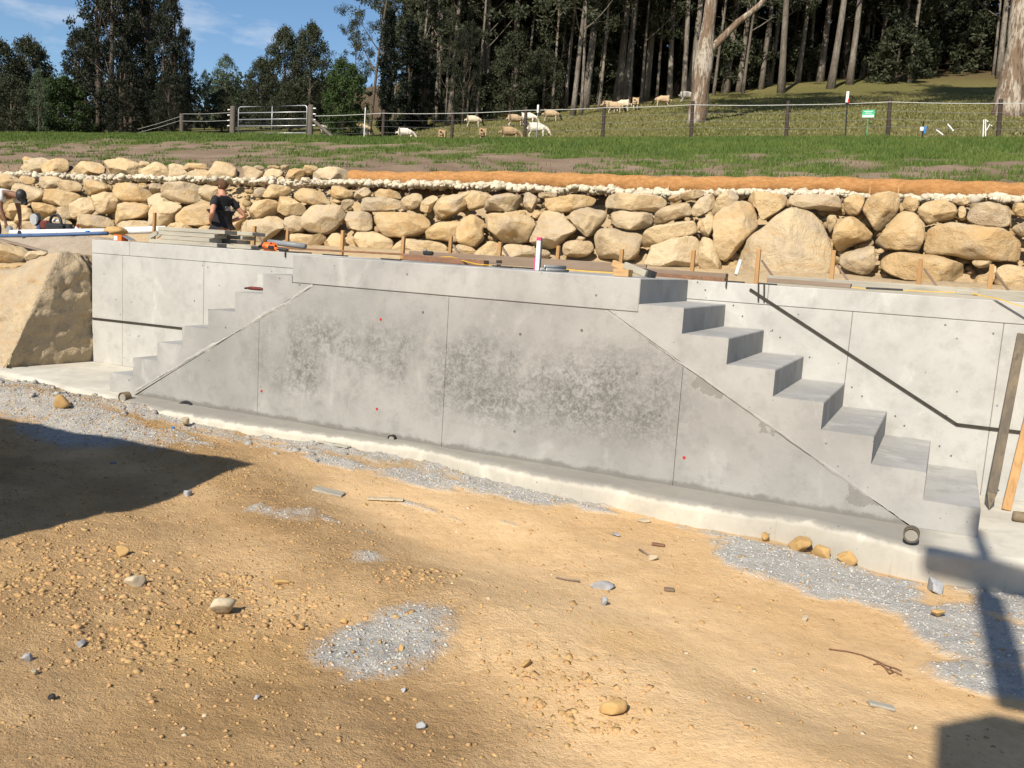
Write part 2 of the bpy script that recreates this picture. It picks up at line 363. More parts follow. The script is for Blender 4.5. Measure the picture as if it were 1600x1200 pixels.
M['maroon'] = simple('maroon_paint', (0.16, 0.03, 0.022), (0.10, 0.03, 0.02), 20.0, 0.6, 0.1)
M['white'] = simple('white_plastic', (0.80, 0.80, 0.78), (0.68, 0.67, 0.63), 5.0, 0.45, 0.05)
M['blue'] = simple('blue_pipe_plastic', (0.07, 0.13, 0.27), (0.05, 0.09, 0.19), 5.0, 0.5, 0.05)
M['bluebright'] = simple('bright_blue_plastic', (0.03, 0.22, 0.55), None, 5.0, 0.5, 0.05)
M['pink'] = simple('pink_paint', (0.75, 0.08, 0.24), None, 6.0, 0.6, 0.05)
M['yellow'] = simple('yellow_strap', (0.70, 0.44, 0.045), (0.6, 0.36, 0.04), 20.0, 0.6, 0.1)
M['grey_pl'] = simple('grey_plastic', (0.24, 0.26, 0.28), (0.20, 0.21, 0.22), 6.0, 0.5, 0.05)
M['steel'] = simple('galvanised_steel', (0.58, 0.59, 0.60), (0.48, 0.49, 0.50), 10.0, 0.42, 0.1, 0.55)
M['tealsign'] = simple('green_sign_paint', (0.05, 0.46, 0.24), None, 5.0, 0.5, 0.0)
M['post'] = simple('dark_treated_post', (0.075, 0.055, 0.042), (0.045, 0.034, 0.028), 9.0, 0.85, 0.5, 0, (1, 1, 0.15), 0.2)
M['oldpost'] = simple('old_grey_post', (0.16, 0.135, 0.11), (0.10, 0.085, 0.07), 9.0, 0.9, 0.6, 0, (1, 1, 0.12), 0.2)
M['rope'] = simple('white_fence_tape', (0.60, 0.60, 0.56), None, 9.0, 0.6, 0.0)
M['wire'] = simple('thin_fence_wire', (0.25, 0.25, 0.25), None, 9.0, 0.5, 0.0, 0.5)
M['coir'] = simple('orange_coir_fibre', (0.56, 0.30, 0.12), (0.40, 0.195, 0.07), 22.0, 0.95, 0.8, 0, (0.5, 1, 1), 0.1, 0.0, 0.035)
M['skin'] = simple('skin', (0.52, 0.27, 0.18), (0.46, 0.22, 0.14), 10.0, 0.55, 0.05)
M['tee'] = simple('black_cotton', (0.014, 0.014, 0.016), (0.022, 0.022, 0.024), 10.0, 0.9, 0.3)
M['trouser'] = simple('charcoal_cloth', (0.035, 0.037, 0.042), (0.05, 0.05, 0.055), 10.0, 0.9, 0.3)
M['hair'] = simple('brown_hair', (0.13, 0.065, 0.03), (0.08, 0.04, 0.02), 60.0, 0.8, 0.5)
M['whitecloth'] = simple('white_cotton', (0.72, 0.71, 0.68), (0.6, 0.6, 0.58), 9.0, 0.9, 0.2)
M['darkskin'] = simple('tanned_skin', (0.23, 0.12, 0.075), (0.19, 0.10, 0.06), 10.0, 0.55, 0.05)
M['print'] = simple('pale_shirt_print', (0.34, 0.35, 0.37), None, 10.0, 0.9, 0.0)

M['gravel_s'] = stonemat('grey_gravel_stones', (0.47, 0.452, 0.415), (0.39, 0.375, 0.345)); M['clod_s'] = stonemat('ochre_clod_stones', (0.47, 0.305, 0.145), (0.37, 0.235, 0.105)); M['lime_s'] = stonemat('pale_chip_stones', (0.55, 0.46, 0.32), (0.42, 0.34, 0.22)); M['rubble_s'] = stonemat('grey_rubble_stones', (0.36, 0.35, 0.325), (0.26, 0.25, 0.225)); M['white_s'] = stonemat('white_rock_stones', (0.60, 0.53, 0.40), (0.48, 0.41, 0.29)); M['wedge_s'] = stonemat('wedge_sandstone', (0.36, 0.26, 0.14), (0.27, 0.19, 0.10))
# ------------------------------------------------------------------ lower ground
# grey gravel patches: (x, y, rx, ry, rot, strength) in metres, from pixels on the ground
GZ = -0.17
def gpx(px, py, z=GZ): p = onZ(px, py, z); return p[0], p[1]
TOPB = [(-140, 545), (0, 580), (112, 607), (165, 619), (250, 640), (400, 665), (531, 682), (662, 700), (750, 722), (837, 741), (960, 763), (1056, 783), (1160, 800), (1256, 812), (1360, 838), (1430, 856), (1520, 868), (1600, 878), (1700, 890)]
fr = [onZ(px, py, -0.005)[:2] for px, py in TOPB]
fx = np.array([p[0] for p in fr]); fy = np.array([p[1] for p in fr])
def foot_y(v): return np.clip(np.interp(v, fx, fy), -0.7, 0.1)
PATCH = []
def patch(px, py, rx, ry, s=1.0, rot=0.0): x, y = gpx(px, py); PATCH.append((x, y, rx, ry, rot, s))
patch(598, 1008, .25, .36, 1.35, -0.3); patch(545, 990, .10, .10, .7); patch(675, 1030, .09, .10, .5)
patch(1200, 878, .36, .30, 1.3); patch(1285, 893, .40, .40, 1.4); patch(1370, 915, .26, .34, 1.2)
patch(1430, 945, .16, .20, .8); patch(1530, 985, .28, .46, 1.3); patch(1590, 930, .28, .55, 1.2); patch(1560, 1060, .30, .22, 1.2)
patch(660, 758, .42, .26, .9); patch(740, 770, .35, .22, .7); patch(850, 775, .4, .12, .6); patch(700, 740, .5, .18, .6)
patch(430, 822, .34, .12, .75); patch(480, 830, .25, .06, .5); patch(575, 898, .15, .10, .6); patch(570, 853, .10, .06, .4)
patch(1000, 800, .35, .14, .6); patch(1100, 835, .3, .14, .5); patch(1160, 850, .2, .12, .5)
patch(640, 800, .5, .05, .5, -.2); patch(770, 823, .4, .05, .4, -.15); patch(1060, 870, .10, .10, .4)
patch(100, 660, 1.2, .26, 1.0); patch(150, 690, 1.0, .38, 1.1); patch(260, 700, .7, .25, .7); patch(330, 690, .8, .22, .8); patch(440, 712, .6, .16, .7)
patch(520, 735, .5, .16, .8); patch(0, 640, 1.5, .5, 1.1); patch(180, 985, .07, .08, .2); patch(380, 985, .08, .08, .35)
patch(40, 1050, .12, .10, .3); patch(160, 1030, .10, .05, .3)
def gravel_w(x, y):
    w = np.zeros_like(x)
    for (cx, cy, rx, ry, rt, s) in PATCH:
        c, sn = math.cos(rt), math.sin(rt); dx, dy = x-cx, y-cy
        u, v = (c*dx+sn*dy)/rx, (-sn*dx+c*dy)/ry
        w = np.maximum(w, s*np.exp(-(u*u+v*v)*0.9))
    bd = (foot_y(x)-y); bw = np.exp(-(np.clip(bd-.05, 0, 9)/(.20+.12*np.sin(x*1.3+.6)))**2)*sstep(2.4, 1.0, x)*(.70+.7*fbm(x*1.1, y*0, o=3, seed=15)); w = np.maximum(w, bw)
    edge = fbm(x*2.2, y*2.2, o=5, seed=5, gain=0.6)*0.45+fbm(x*11, y*11, o=3, seed=8)*0.28
    return np.clip((w+edge*0.9-0.42)*3.2, 0, 1)*(w > 0.12)
def g_base(x, y):
    h = -0.155-0.006*x+0.012*np.clip(-y, 0, 6)
    # the low bank pushed up across the foreground, with a trodden hollow in front of it
    yl = -1.75-0.42*np.clip(x, -3, 4)-0.10*np.sin(x*1.7)
    h = h+0.065*np.exp(-((y-yl)/0.42)**2)-0.035*np.exp(-((y-yl+0.95)/0.55)**2)
    h = h+0.05*fbm(x*0.55, y*0.55, o=3, seed=1)+0.022*fbm(x*1.9, y*1.9, o=3, seed=2)
    near = np.exp(-np.clip(-y-0.15, 0, 9)/0.35)
    return h-0.015*near+0.045*near*sstep(1.3, -.3, x)+0.02*near*fbm(x*2.5, y*2.5, o=3, seed=4)
def rough_w(x, y):
    yl = -1.75-0.42*np.clip(x, -3, 4)-0.10*np.sin(x*1.7)
    d = (yl-y)
    crumb = np.exp(-((d-0.15)/0.38)**2)*sstep(2.6, 0.8, x)
    fore = sstep(0.3, 1.1, d)*sstep(3.2, 2.0, x)
    near = np.exp(-np.clip(-y-0.2, 0, 9)/0.5)*0.8*sstep(2.0, -0.6, x)
    return np.clip(crumb*1.0+fore*0.75+near+0.12+0.25*fbm(x*1.1, y*1.1, o=3, seed=12), 0.05, 1.2)
def g_h(x, y, fine=True):
    h = g_base(x, y)
    if fine:
        r = rough_w(x, y); gw = gravel_w(x, y)
        h = h+0.024*gw*(0.5+0.8*fbm(x*4, y*4, o=3, seed=21))
        h = h+r*(0.020*fbm(x*6, y*6, o=4, seed=3, gain=0.6)+0.016*np.abs(fbm(x*17, y*17, o=3, seed=6)))
        h = h+0.0045*fbm(x*16, y*16, o=3, seed=7)
        h = h+gw*0.010*fbm(x*28, y*28, o=2, seed=9)
        # tyre bars left of the camera
        tr = np.exp(-((y+3.15-0.25*(x-1.0))/0.20)**2)*sstep(3.0, 2.2, x)*sstep(-0.2, 0.4, x)
        h = h-tr*0.012*(np.sin((x*0.8+y*0.5)*62) > 0.25)*(0.6+0.4*fbm(x*5, y*5, o=2, seed=10))
    return h
def grid(x0, x1, y0, y1, d):
    nx, ny = int(round((x1-x0)/d))+1, int(round((y1-y0)/d))+1
    X, Y = np.meshgrid(np.linspace(x0, x1, nx), np.linspace(y0, y1, ny)); i = np.arange(nx*ny).reshape(ny, nx)
    F = np.stack([i[:-1, :-1], i[:-1, 1:], i[1:, 1:], i[1:, :-1]], -1).reshape(-1, 4)
    return X.ravel(), Y.ravel(), F
def dirt_cols(x, y):
    gw = gravel_w(x, y); r = rough_w(x, y)
    base = np.array([0.61, 0.405, 0.205]); dark = np.array([0.44, 0.285, 0.140]); pale = np.array([0.70, 0.49, 0.27]); grey = np.array([0.52, 0.50, 0.455])
    k = np.clip(0.55+1.5*fbm(x*0.8, y*0.8, o=5, seed=31, gain=0.62)+0.3*fbm(x*14, y*14, o=3, seed=32)-0.45*(r-.3), 0, 1)[:, None]
    c = base*(1-k)+pale*k
    d = np.clip(r*0.8+1.0*fbm(x*1.5, y*1.5, o=6, seed=33, gain=0.66)-0.18, 0, 1)[:, None]
    c = c*(1-d)+dark*d
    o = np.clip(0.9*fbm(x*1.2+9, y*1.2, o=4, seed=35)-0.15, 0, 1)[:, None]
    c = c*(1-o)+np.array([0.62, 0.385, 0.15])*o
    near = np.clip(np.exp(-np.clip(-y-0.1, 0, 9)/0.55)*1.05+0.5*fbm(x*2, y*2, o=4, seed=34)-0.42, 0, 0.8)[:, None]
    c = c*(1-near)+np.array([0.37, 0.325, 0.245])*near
    g = gw[:, None]; gg = grey*(1+0.18*fbm(x*9, y*9, o=3, seed=36)[:, None])
    return c*(1-g)+gg*g
def dirt_mat():
    t = NT('ochre_dirt'); c = t.attr()
    n1 = t.noise(26, 6, 0.7); n2 = t.noise(120, 4, 0.7); n3 = t.noise(7, 6, 0.65)
    c = t.mix(t.math('MULTIPLY', t.mapr(n1, 0.42, 0.72), 0.32), c, t.mix(1.0, c, (0.62, 0.55, 0.45), 'MULTIPLY'))
    c = t.mix(t.math('MULTIPLY', t.mapr(n2, 0.55, 0.78), 0.30), c, t.mix(1.0, c, (1.25, 1.25, 1.3), 'MULTIPLY'))
    c = t.mix(t.math('MULTIPLY', t.mapr(n3, 0.52, 0.74), 0.18), c, t.mix(1.0, c, (0.75, 0.66, 0.55), 'MULTIPLY'))
    rg = t.n.new('ShaderNodeSeparateColor'); t.l.new(t.attr('Rgh'), rg.inputs[0]); n4 = t.noise(55, 5, 0.75)
    nb = t.bump(t.math('MULTIPLY', t.math('ADD', t.math('ADD', n1, t.math('MULTIPLY', n4, 0.8)), t.math('MULTIPLY', n2, 0.35)), t.math('ADD', 0.22, rg.outputs[0])), 1.0, 0.024)
    return t.done(c, 0.96, nb, 0, 0.1)
M['dirt'] = dirt_mat()
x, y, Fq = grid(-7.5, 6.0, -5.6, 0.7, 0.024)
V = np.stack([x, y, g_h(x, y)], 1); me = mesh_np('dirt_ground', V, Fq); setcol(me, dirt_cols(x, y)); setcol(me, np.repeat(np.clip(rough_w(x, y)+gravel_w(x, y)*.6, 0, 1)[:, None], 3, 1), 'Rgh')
tag(link('dirt_ground', me, M['dirt'], None, True), kind='structure')
# the site around, one large sheet with a hole under the fine part kept lower
x, y, Fq = grid(-260, 260, -300, 1.2, 2.6)
inner = (x > -9.5) & (x < 8.5) & (y > -8)
zz = -0.24+0.05*fbm(x*0.1, y*0.1, o=3, seed=50)-0.35*inner
me = mesh_np('site_ground', np.stack([x, y, zz], 1), Fq); setcol(me, dirt_cols(x, y)*0.95)
tag(link('site_ground', me, M['dirt'], None, True), kind='structure')

# ------------------------------------------------------------------ concrete footing slab
xs = np.arange(-8.5, 8.0, 0.04)
fyv = foot_y(xs)+0.012*fbm(xs*3, xs*0, o=4, seed=60)+0.004*fbm(xs*22, xs*0, o=2, seed=61)
prof = [(-0.55, 0.02), (-0.12, 0.012), (-0.055, 0.006), (-0.03, 0.010), (-0.008, 0.03), (0.0, 0.075), (0.0, None)]
V = []; n = len(xs); m = len(prof)
for j, (z, dy) in enumerate(prof):
    yy = np.full(n, 1.30) if dy is None else fyv+dy+0.004*fbm(xs*9, xs*0+j, o=3, seed=62+j)
    zv = z+(0.004*fbm(xs*5, yy*5, o=3, seed=70) if -0.02 < z else 0*xs)
    V.append(np.stack([xs, yy, zv], 1))
V = np.concatenate(V); i = np.arange(n*m).reshape(m, n)
Fq = np.stack([i[:-1, :-1], i[:-1, 1:], i[1:, 1:], i[1:, :-1]], -1).reshape(-1, 4)
footing = mk('concrete_footing', V, Fq, M['conc_foot'], None, True)
tag(footing, 'long pale concrete footing slab under the stairs and walls', 'footing')

# ------------------------------------------------------------------ retaining wall behind the stairs
WY = 1.273; TOP = 1.44; RIS = 0.18; TRE = 0.3265; TLE = 0.3155; HW = 1.545
wall = thing('retaining_wall', 'long pale concrete retaining wall behind the double stairs', 'wall', (0, WY, 0))
def slab(x0, x1, z0, z1, y0, y1, name, mat, parent, bev=0.004):
    return MB().box(((x0+x1)/2, (y0+y1)/2, (z0+z1)/2), (x1-x0, y1-y0, z1-z0), None, bev).obj(name, mat, parent)
j1 = onY(318, 450, WY)[0]; j2 = onY(1569, 504, WY)[0]; j3 = onY(1405, 600, WY)[0]
cuts = [-5.57, -5.065, j1, -1.0, 1.2, 2.85, j2, 5.4, 7.2, 9.0]
for a, b in zip(cuts[:-1], cuts[1:]):
    slab(a+0.0015, b-0.0015, 0.0, 1.277, WY+random.Random(a).uniform(0, 0.002), WY+0.2, 'wall_panel', M['conc_wall'], wall, 0.003)
for a, b in zip([-5.57, -4.95, 2.2, 9.0][:-1], [-4.95, 2.2, 9.0]):
    slab(a+0.001, b-0.001, 1.2795, TOP-0.002, WY, WY+0.2, 'wall_cap', M['conc_wall'], wall, 0.005)
slab(-5.55, 9.0, 0.02, 1.40, WY+0.012, WY+0.19, 'wall_core', M['joint'], wall, 0.0)
# dark handrail channel: level runs and the slope beside the right flight
def strip(name, pts):
    mb = MB()
    for p, q in zip(pts[:-1], pts[1:]): mb.beam((p[0], WY-0.004, p[1]), (q[0], WY-0.004, q[1]), 0.016, 0.021)
    return mb.obj(name, M['channel'], wall)
a0, a1 = onY(1172, 452, WY), onY(1495, 663, WY)
strip('handrail_channel', [(a0[0], a0[2]), (a1[0], a1[2])])
strip('handrail_channel', [(a1[0]-0.004, a1[2]), (8.9, 0.515)])
strip('handrail_channel', [(-5.56, 0.515), (-2.5, 0.535)])
# tie holes
def tie(px, py, Y, parent, mat='joint', r=0.011):
    p = onY(px, py, Y); MB().tube([(p[0], Y-0.0035, p[2]), (p[0], Y+0.01, p[2])], r, 12).obj('tie_hole', M[mat], parent)
for px, py in [(181, 468), (304, 470), (217, 525), (1207, 516), (1219, 527), (1265, 558), (1331, 605), (1347, 619), (1399, 650), (1413, 665), (1468, 697), (1486, 712), (1090, 441), (1102, 453), (1146, 477), (1160, 494), (1552, 521), (1560, 766)]:
    tie(px, py, WY, wall, r=0.0065)

# ------------------------------------------------------------------ double stair block
st = thing('double_stair', 'grey concrete block with steps down both ends and mottled face', 'stairs', (0, 0, 0))
BACK = WY-0.003
SL = 1.2/(3.462-1.32)
def diag(ax): return 1.2-SL*(ax-1.32)
MB().box((0, (0.0+BACK)/2, 1.321), (2*HW-0.002, BACK, 0.238), None, 0.006).obj('top_band', M['conc_step'], st)
for sgn, T, nm in ((-1, TLE, 'left'), (1, TRE, 'right')):
    fl = bpy.data.objects.new('stair_flight', None); COL.objects.link(fl); fl.parent = st; fl.location = (0, 0, 0)
    fl['label'] = 'flight of steps going down to the big boulder' if sgn < 0 else 'flight of steps with dark shaded risers'
    L7 = HW+7*T; sl = 1.2/((3.462 if sgn > 0 else 3.42)-1.32)
    dg = lambda v: max(0.0, 1.2-sl*(v-1.32))
    for k in range(1, 8):
        xa, xb = HW+(k-1)*T, HW+k*T; zt = TOP-k*RIS; c = 0.008
        poly = [(xa, zt), (xb-c*0.6, zt), (xb, zt-c)]
        zb = 1.2 if k == 1 else None
        if k == 1: poly = [(HW, 1.2005), (HW, zt), (xb-c*0.6, zt), (xb, zt-c), (xb, dg(xb)), (1.322, 1.2)]
        else:
            xz = 1.32+1.2/sl
            poly += [(xb, dg(xb))]
            if xa < xz < xb: poly += [(xz, 0.0)]
            poly += [(xa, dg(xa))]
        poly = [(sgn*p, q) for p, q in poly]
        if sgn < 0: poly = poly[::-1]
        o = MB().prism(poly[::-1], 0.0, BACK).obj('step', M['conc_step'], fl)
# wall panels under the flights, set back a little, joints open
G = 0.0016; RY = 0.006
for name, poly in (('front_panel', [(-1.9+G, 0), (-G, 0), (-G, 1.1985), (-1.322, 1.1985), (-1.9+G, diag(1.9))]),
                   ('front_panel', [(G, 0), (1.9-G, 0), (1.9-G, diag(1.9)), (1.322, 1.1985), (G, 1.1985)]),
                   ('front_panel', [(-3.40, 0), (-1.9-G, 0), (-1.9-G, diag(1.9))]),
                   ('front_panel', [(1.9+G, 0), (3.44, 0), (1.9+G, diag(1.9))])):
    MB().prism(poly, RY, RY+0.12).obj(name, M['conc_front'], st)
MB().prism([(-3.2, 0.01), (3.2, 0.01), (1.3, 1.19), (-1.3, 1.19)], 0.03, 0.1).obj('joint_backing', M['joint'], st)
# smeared grout ridge along the sloping edges and the foot
rng = np.random.default_rng(3)
def ridge(pts, w, seed, name, mat, parent, Yc):
    pts = np.array(pts, float); L = np.linalg.norm(pts[1]-pts[0]); n = int(L/0.012); u = (pts[1]-pts[0])/L; nv = np.array([-u[1], u[0]])
    if nv[1] < 0: nv = -nv
    s = np.linspace(0, L, n); P = pts[0]+u*s[:, None]+nv*(0.006*fbm(s*2.5, s*0, o=3, seed=seed))[:, None]
    w1 = np.clip(w*(0.35+1.9*fbm(s*2.2, s*0, o=7, seed=seed+5, gain=.75)), 0.001, w*2.6); w2 = np.clip(w*(0.5+1.2*fbm(s*3+9, s*0, o=5, seed=seed+7, gain=.65)), 0.003, w*1.6)
    h = np.clip(0.002+0.007*fbm(s*6, s*0, o=5, seed=seed+9, gain=.65), 0.0006, 0.008)
    V = []
    for off, hh, ya in ((-w1, -0.006, RY), (-w1*0.8, 0.35, RY), (0*w1, 1.0, 0.0), (w2*0.6, 0.5, 0.0), (w2, -0.05, 0.0)):
        q = P+nv*off[:, None]; V.append(np.stack([q[:, 0], ya-h*hh+0*s, q[:, 1]], 1))
    V = np.concatenate(V); i = np.arange(5*n).reshape(5, n); mk(name, V, np.stack([i[:-1, :-1], i[:-1, 1:], i[1:, 1:], i[1:, :-1]], -1).reshape(-1, 4), mat, parent, True)
ridge([(-1.32, 1.19), (-3.40, 0.03)], 0.026, 81, 'grout_ridge', M['grout'], st, 0.006)
ridge([(1.30, 1.195), (3.43, 0.015)], 0.020, 82, 'grout_ridge', M['conc_step'], st, 0.006)
for px, py, c in [(595, 499, 'red'), (813, 522, 'joint'), (589, 639, 'red'), (409, 611, 'red'), (1069, 715, 'red'), (804, 674, 'joint'), (661, 488, 'joint'), (909, 516, 'joint'), (995, 583, 'joint'), (1031, 649, 'joint')]:
    p = onY(px, py, RY); MB().tube([(p[0], RY-0.003, p[2]), (p[0], RY+0.01, p[2])], 0.011 if c == 'red' else 0.010, 12).obj('tie_hole', M[c], st)
# pipe stubs in the footing
def arc_pipe(name, label, px, py, Y, r, mat, tilt=0.0):
    p = onY(px, py, Y); a = np.linspace(0, 2*math.pi, 25)
    MBo = MB()
    n = 24
    V = []; F = []
    for yy, rr in ((-0.012, r), (-0.012, r*0.86), (-0.002, r*0.80), (0.06, r)):
        for k in range(n):
            t = 2*math.pi*k/n; V.append((p[0]+rr*math.cos(t), Y+yy, p[2]+rr*math.sin(t)))
    for j in range(4):
        for k in range(n):
            F.append((j*n+k, j*n+(k+1) % n, ((j+1) % 4)*n+(k+1) % n, ((j+1) % 4)*n+k))
    o = mk(name, V, F, mat, None, False); tag(o, label, 'pipe')
    MB().tube([(p[0], Y-0.003, p[2]-r*.1), (p[0], Y+0.02, p[2]-r*.1)], r*0.8, 20).obj('fill', M['conc_foot'], o)
    return o
arc_pipe('drain_pipe', 'broken pipe mouth in the footing below the bottom right step', 1424, 836, foot_y(3.45)+0.012, 0.045, M['stake_dark'])
arc_pipe('drain_pipe', 'pipe mouth in the footing below the bottom left step', 192, 621, foot_y(-3.4)+0.012, 0.05, M['stake_dark'])
arc_pipe('drain_pipe', 'black pipe end poking out at the foot of the mottled wall', 612, 686, -0.02, 0.035, M['black'])
# ------------------------------------------------------------------ terrain behind: terrace, bank, hillside
def soil_mat():
    t = NT('bank_soil_and_grass'); c = t.attr(); n1 = t.noise(9, 6, 0.7); n2 = t.noise(40, 4, 0.7)
    c = t.mix(t.math('MULTIPLY', t.mapr(n1, 0.4, 0.72), 0.45), c, t.mix(1.0, c, (0.6, 0.56, 0.5), 'MULTIPLY'))
    c = t.mix(t.math('MULTIPLY', t.mapr(n2, 0.5, 0.78), 0.35), c, t.mix(1.0, c, (1.3, 1.28, 1.25), 'MULTIPLY'))
    return t.done(c, 0.96, t.bump(t.math('ADD', n1, t.math('MULTIPLY', n2, 0.4)), 0.8, 0.06), 0, 0.1)
M['soil'] = soil_mat()
def terr_z(x, y):
    z = 1.40-0.34*sstep(2.6, 4.6, y)+0.46*sstep(6.8, 8.3, y)
    return z+0.03*fbm(x*1.4, y*1.4, o=4, seed=90)+0.10*np.exp(-((y-8.0)/0.5)**2)*np.clip(fbm(x*0.8, y*0+3, o=3, seed=91)+0.2, 0, 1)
x, y, Fq = grid(-32, 14, 1.46, 12.6, 0.12)
z = terr_z(x, y); z = np.where(y > 8.4, z+(y-8.4)*0.85, z); z = np.minimum(z, 2.74); z = z-1.75*sstep(3.0, 1.7, y)*sstep(-5.5, -6.1, x)
me = mesh_np('terrace', np.stack([x, y, z], 1), Fq); k = np.clip(0.5+fbm(x*1.5, y*1.5, o=4, seed=93), 0, 1)[:, None]
setcol(me, np.array([0.50, 0.37, 0.21])*(1-k)+np.array([0.40, 0.31, 0.20])*k); tag(link('terrace', me, M['soil'], None, True), kind='structure')

CR_Y = 26.3
def upper_tier(x): return sstep(-7.5, -8.7, x)          # the left part carries a second tier of boulders
def bank_z(x, y):
    y0 = 9.75+0.9*upper_tier(x); z0 = 2.86+0.36*upper_tier(x)
    s = np.clip((y-y0)/(CR_Y-y0), 0, 1)
    zc = 6.12+0.17*sstep(-16, -27, x)+0.006*np.clip(-x-20, 0, 60)
    z = z0+(zc-z0)*(s-0.03*np.sin(math.pi*s))-np.clip(y0-y, 0, 2)*2.5
    return z+0.06*fbm(x*0.5, y*0.5, o=4, seed=95)*sstep(0.02, 0.1, s)+0.05*fbm(x*2.2, y*2.2, o=4, seed=96, gain=.65)
def grass_w(x, y):
    s = (y-9.75)/(CR_Y-9.75)
    right = sstep(-17, -4, x)
    lim = 0.62-0.33*right
    w = (s-lim-0.10*right*(s < .75))*2.0+0.9*fbm(x*0.4, y*0.4, o=5, seed=97, gain=.65)+1.3*fbm(x*1.2, y*0.8, o=3, seed=98)*(1.2-s)
    w = np.where(s > .8, w+(s-.8)*4, w)
    return np.clip(w*1.9, 0, 1)
x, y, Fq = grid(-62, 26, 9.6, 27.4, 0.16)
z = bank_z(x, y); me = mesh_np('bank', np.stack([x, y, z], 1), Fq)
g = grass_w(x, y)[:, None]; k = np.clip(0.5+fbm(x*0.8, y*0.8, o=5, seed=99), 0, 1)[:, None]
soil = np.array([0.20, 0.142, 0.098])*(1-k)+np.array([0.275, 0.205, 0.145])*k
grs = np.array([0.085, 0.115, 0.028])*(1-k)+np.array([0.125, 0.150, 0.04])*k
setcol(me, soil*(1-g)+grs*g); tag(link('bank', me, M['soil'], None, True), kind='structure')

# hillside: a smooth sheet through control points
CP = []
for X in np.linspace(-80, 40, 13): CP.append((X, CR_Y+0.3, 6.08+0.17*float(sstep(-16, -27, X))+0.006*max(0, -X-20)))
for X in (-80, -60, -40, -25, -12): CP.append((X, 30, 6.0))
for px, py, t in [(1088, 190, 42), (1575, 179, 40), (1229, 205, 36), (1460, 205, 33), (1330, 170, 48), (1450, 150, 60), (1400, 124, 76), (1250, 130, 74), (1120, 148, 72), (1550, 122, 74), (1000, 160, 70),
                  (955, 175, 60), (870, 184, 64), (740, 199, 58), (640, 204, 62), (560, 212, 64), (1180, 180, 48), (1020, 190, 46), (940, 200, 44),
                  (800, 232, 40), (600, 232, 44), (797, 221, 50), (640, 222, 54), (500, 222, 55), (1480, 92, 96), (1300, 110, 95), (1400, 60, 150), (1100, 110, 130), (900, 150, 120), (700, 168, 130), (500, 195, 130), (300, 200, 130), (100, 200, 130), (300, 212, 60), (100, 212, 62), (0, 212, 75), (-100, 200, 130), (1700, 110, 76), (1700, 60, 130), (1650, 190, 38)]:
    CP.append(tuple(at(px, py, t)))
CP = np.array(CP)
def _tps(r): return np.where(r > 1e-9, r*r*np.log(r+1e-12), 0)
_sc = 60.0
_A = CP[:, :2]/_sc; _n = len(CP); _K = _tps(np.linalg.norm(_A[:, None]-_A[None], axis=-1))+np.eye(_n)*2e-3
_Pm = np.concatenate([np.ones((_n, 1)), _A], 1)
_S = np.linalg.solve(np.block([[_K, _Pm], [_Pm.T, np.zeros((3, 3))]]), np.concatenate([CP[:, 2], np.zeros(3)]))
def hill_s(x, y):
    x, y = np.atleast_1d(np.asarray(x, float)), np.atleast_1d(np.asarray(y, float)); r = np.zeros_like(x)
    for i in range(_n): r += _S[i]*_tps(np.hypot(x/_sc-_A[i, 0], y/_sc-_A[i, 1]))
    return r+_S[_n]+_S[_n+1]*x/_sc+_S[_n+2]*y/_sc
def hill_z(x, y): return hill_s(x, y)+0.10*fbm(np.atleast_1d(x)*0.15, np.atleast_1d(y)*0.15, o=3, seed=101)
x, y, Fq = grid(-130, 90, CR_Y+0.2, 210, 0.9)
z = hill_z(x, y)-0.06*(y < 27.5); me = mesh_np('hillside', np.stack([x, y, z], 1), Fq)
k = np.clip(0.5+1.1*fbm(x*0.16, y*0.16, o=5, seed=102), 0, 1)[:, None]; k2 = np.clip(0.3+fbm(x*0.05, y*0.05, o=3, seed=103), 0, 1)[:, None]
c = np.array([0.185, 0.165, 0.062])*(1-k)+np.array([0.135, 0.14, 0.042])*k; c = c*(1-0.5*k2)+np.array([0.20, 0.155, 0.075])*0.5*k2
fl = sstep(70, 92, y+0.25*x)[:, None]; c = c*(1-fl)+np.array([0.12, 0.085, 0.05])*fl
setcol(me, c)
def hillmat():
    t = NT('paddock_grass'); c = t.attr(); n1 = t.noise(1.6, 6, 0.7); n2 = t.noise(7, 5, 0.75); v = t.voro(2.2)
    c = t.mix(t.math('MULTIPLY', t.mapr(n1, 0.42, 0.7), 0.45), c, t.mix(1.0, c, (0.62, 0.68, 0.6), 'MULTIPLY'))
    c = t.mix(t.math('MULTIPLY', t.mapr(n2, 0.56, 0.76), 0.65), c, (0.36, 0.30, 0.18))
    c = t.mix(t.math('MULTIPLY', t.mapr(n2, 0.44, 0.30), 0.5), c, (0.05, 0.055, 0.018))
    return t.done(c, 0.97, t.bump(n2, 1.0, 0.15), 0, 0.05)
M['paddock'] = hillmat()
tag(link('hillside', me, M['paddock'], None, True), kind='structure')
def hill_hit(px, t0=30.0, t1=150.0, py=None):
    """first place where the pixel's ray meets the hillside (behind the fence)"""
    ts = np.linspace(t0, t1, 600); P = CAM[None]+ray(px, py)[None]*ts[:, None]; d = P[:, 2]-hill_z(P[:, 0], P[:, 1]); i = np.argmax(d < 0)
    return P[i] if d[i] < 0 else None

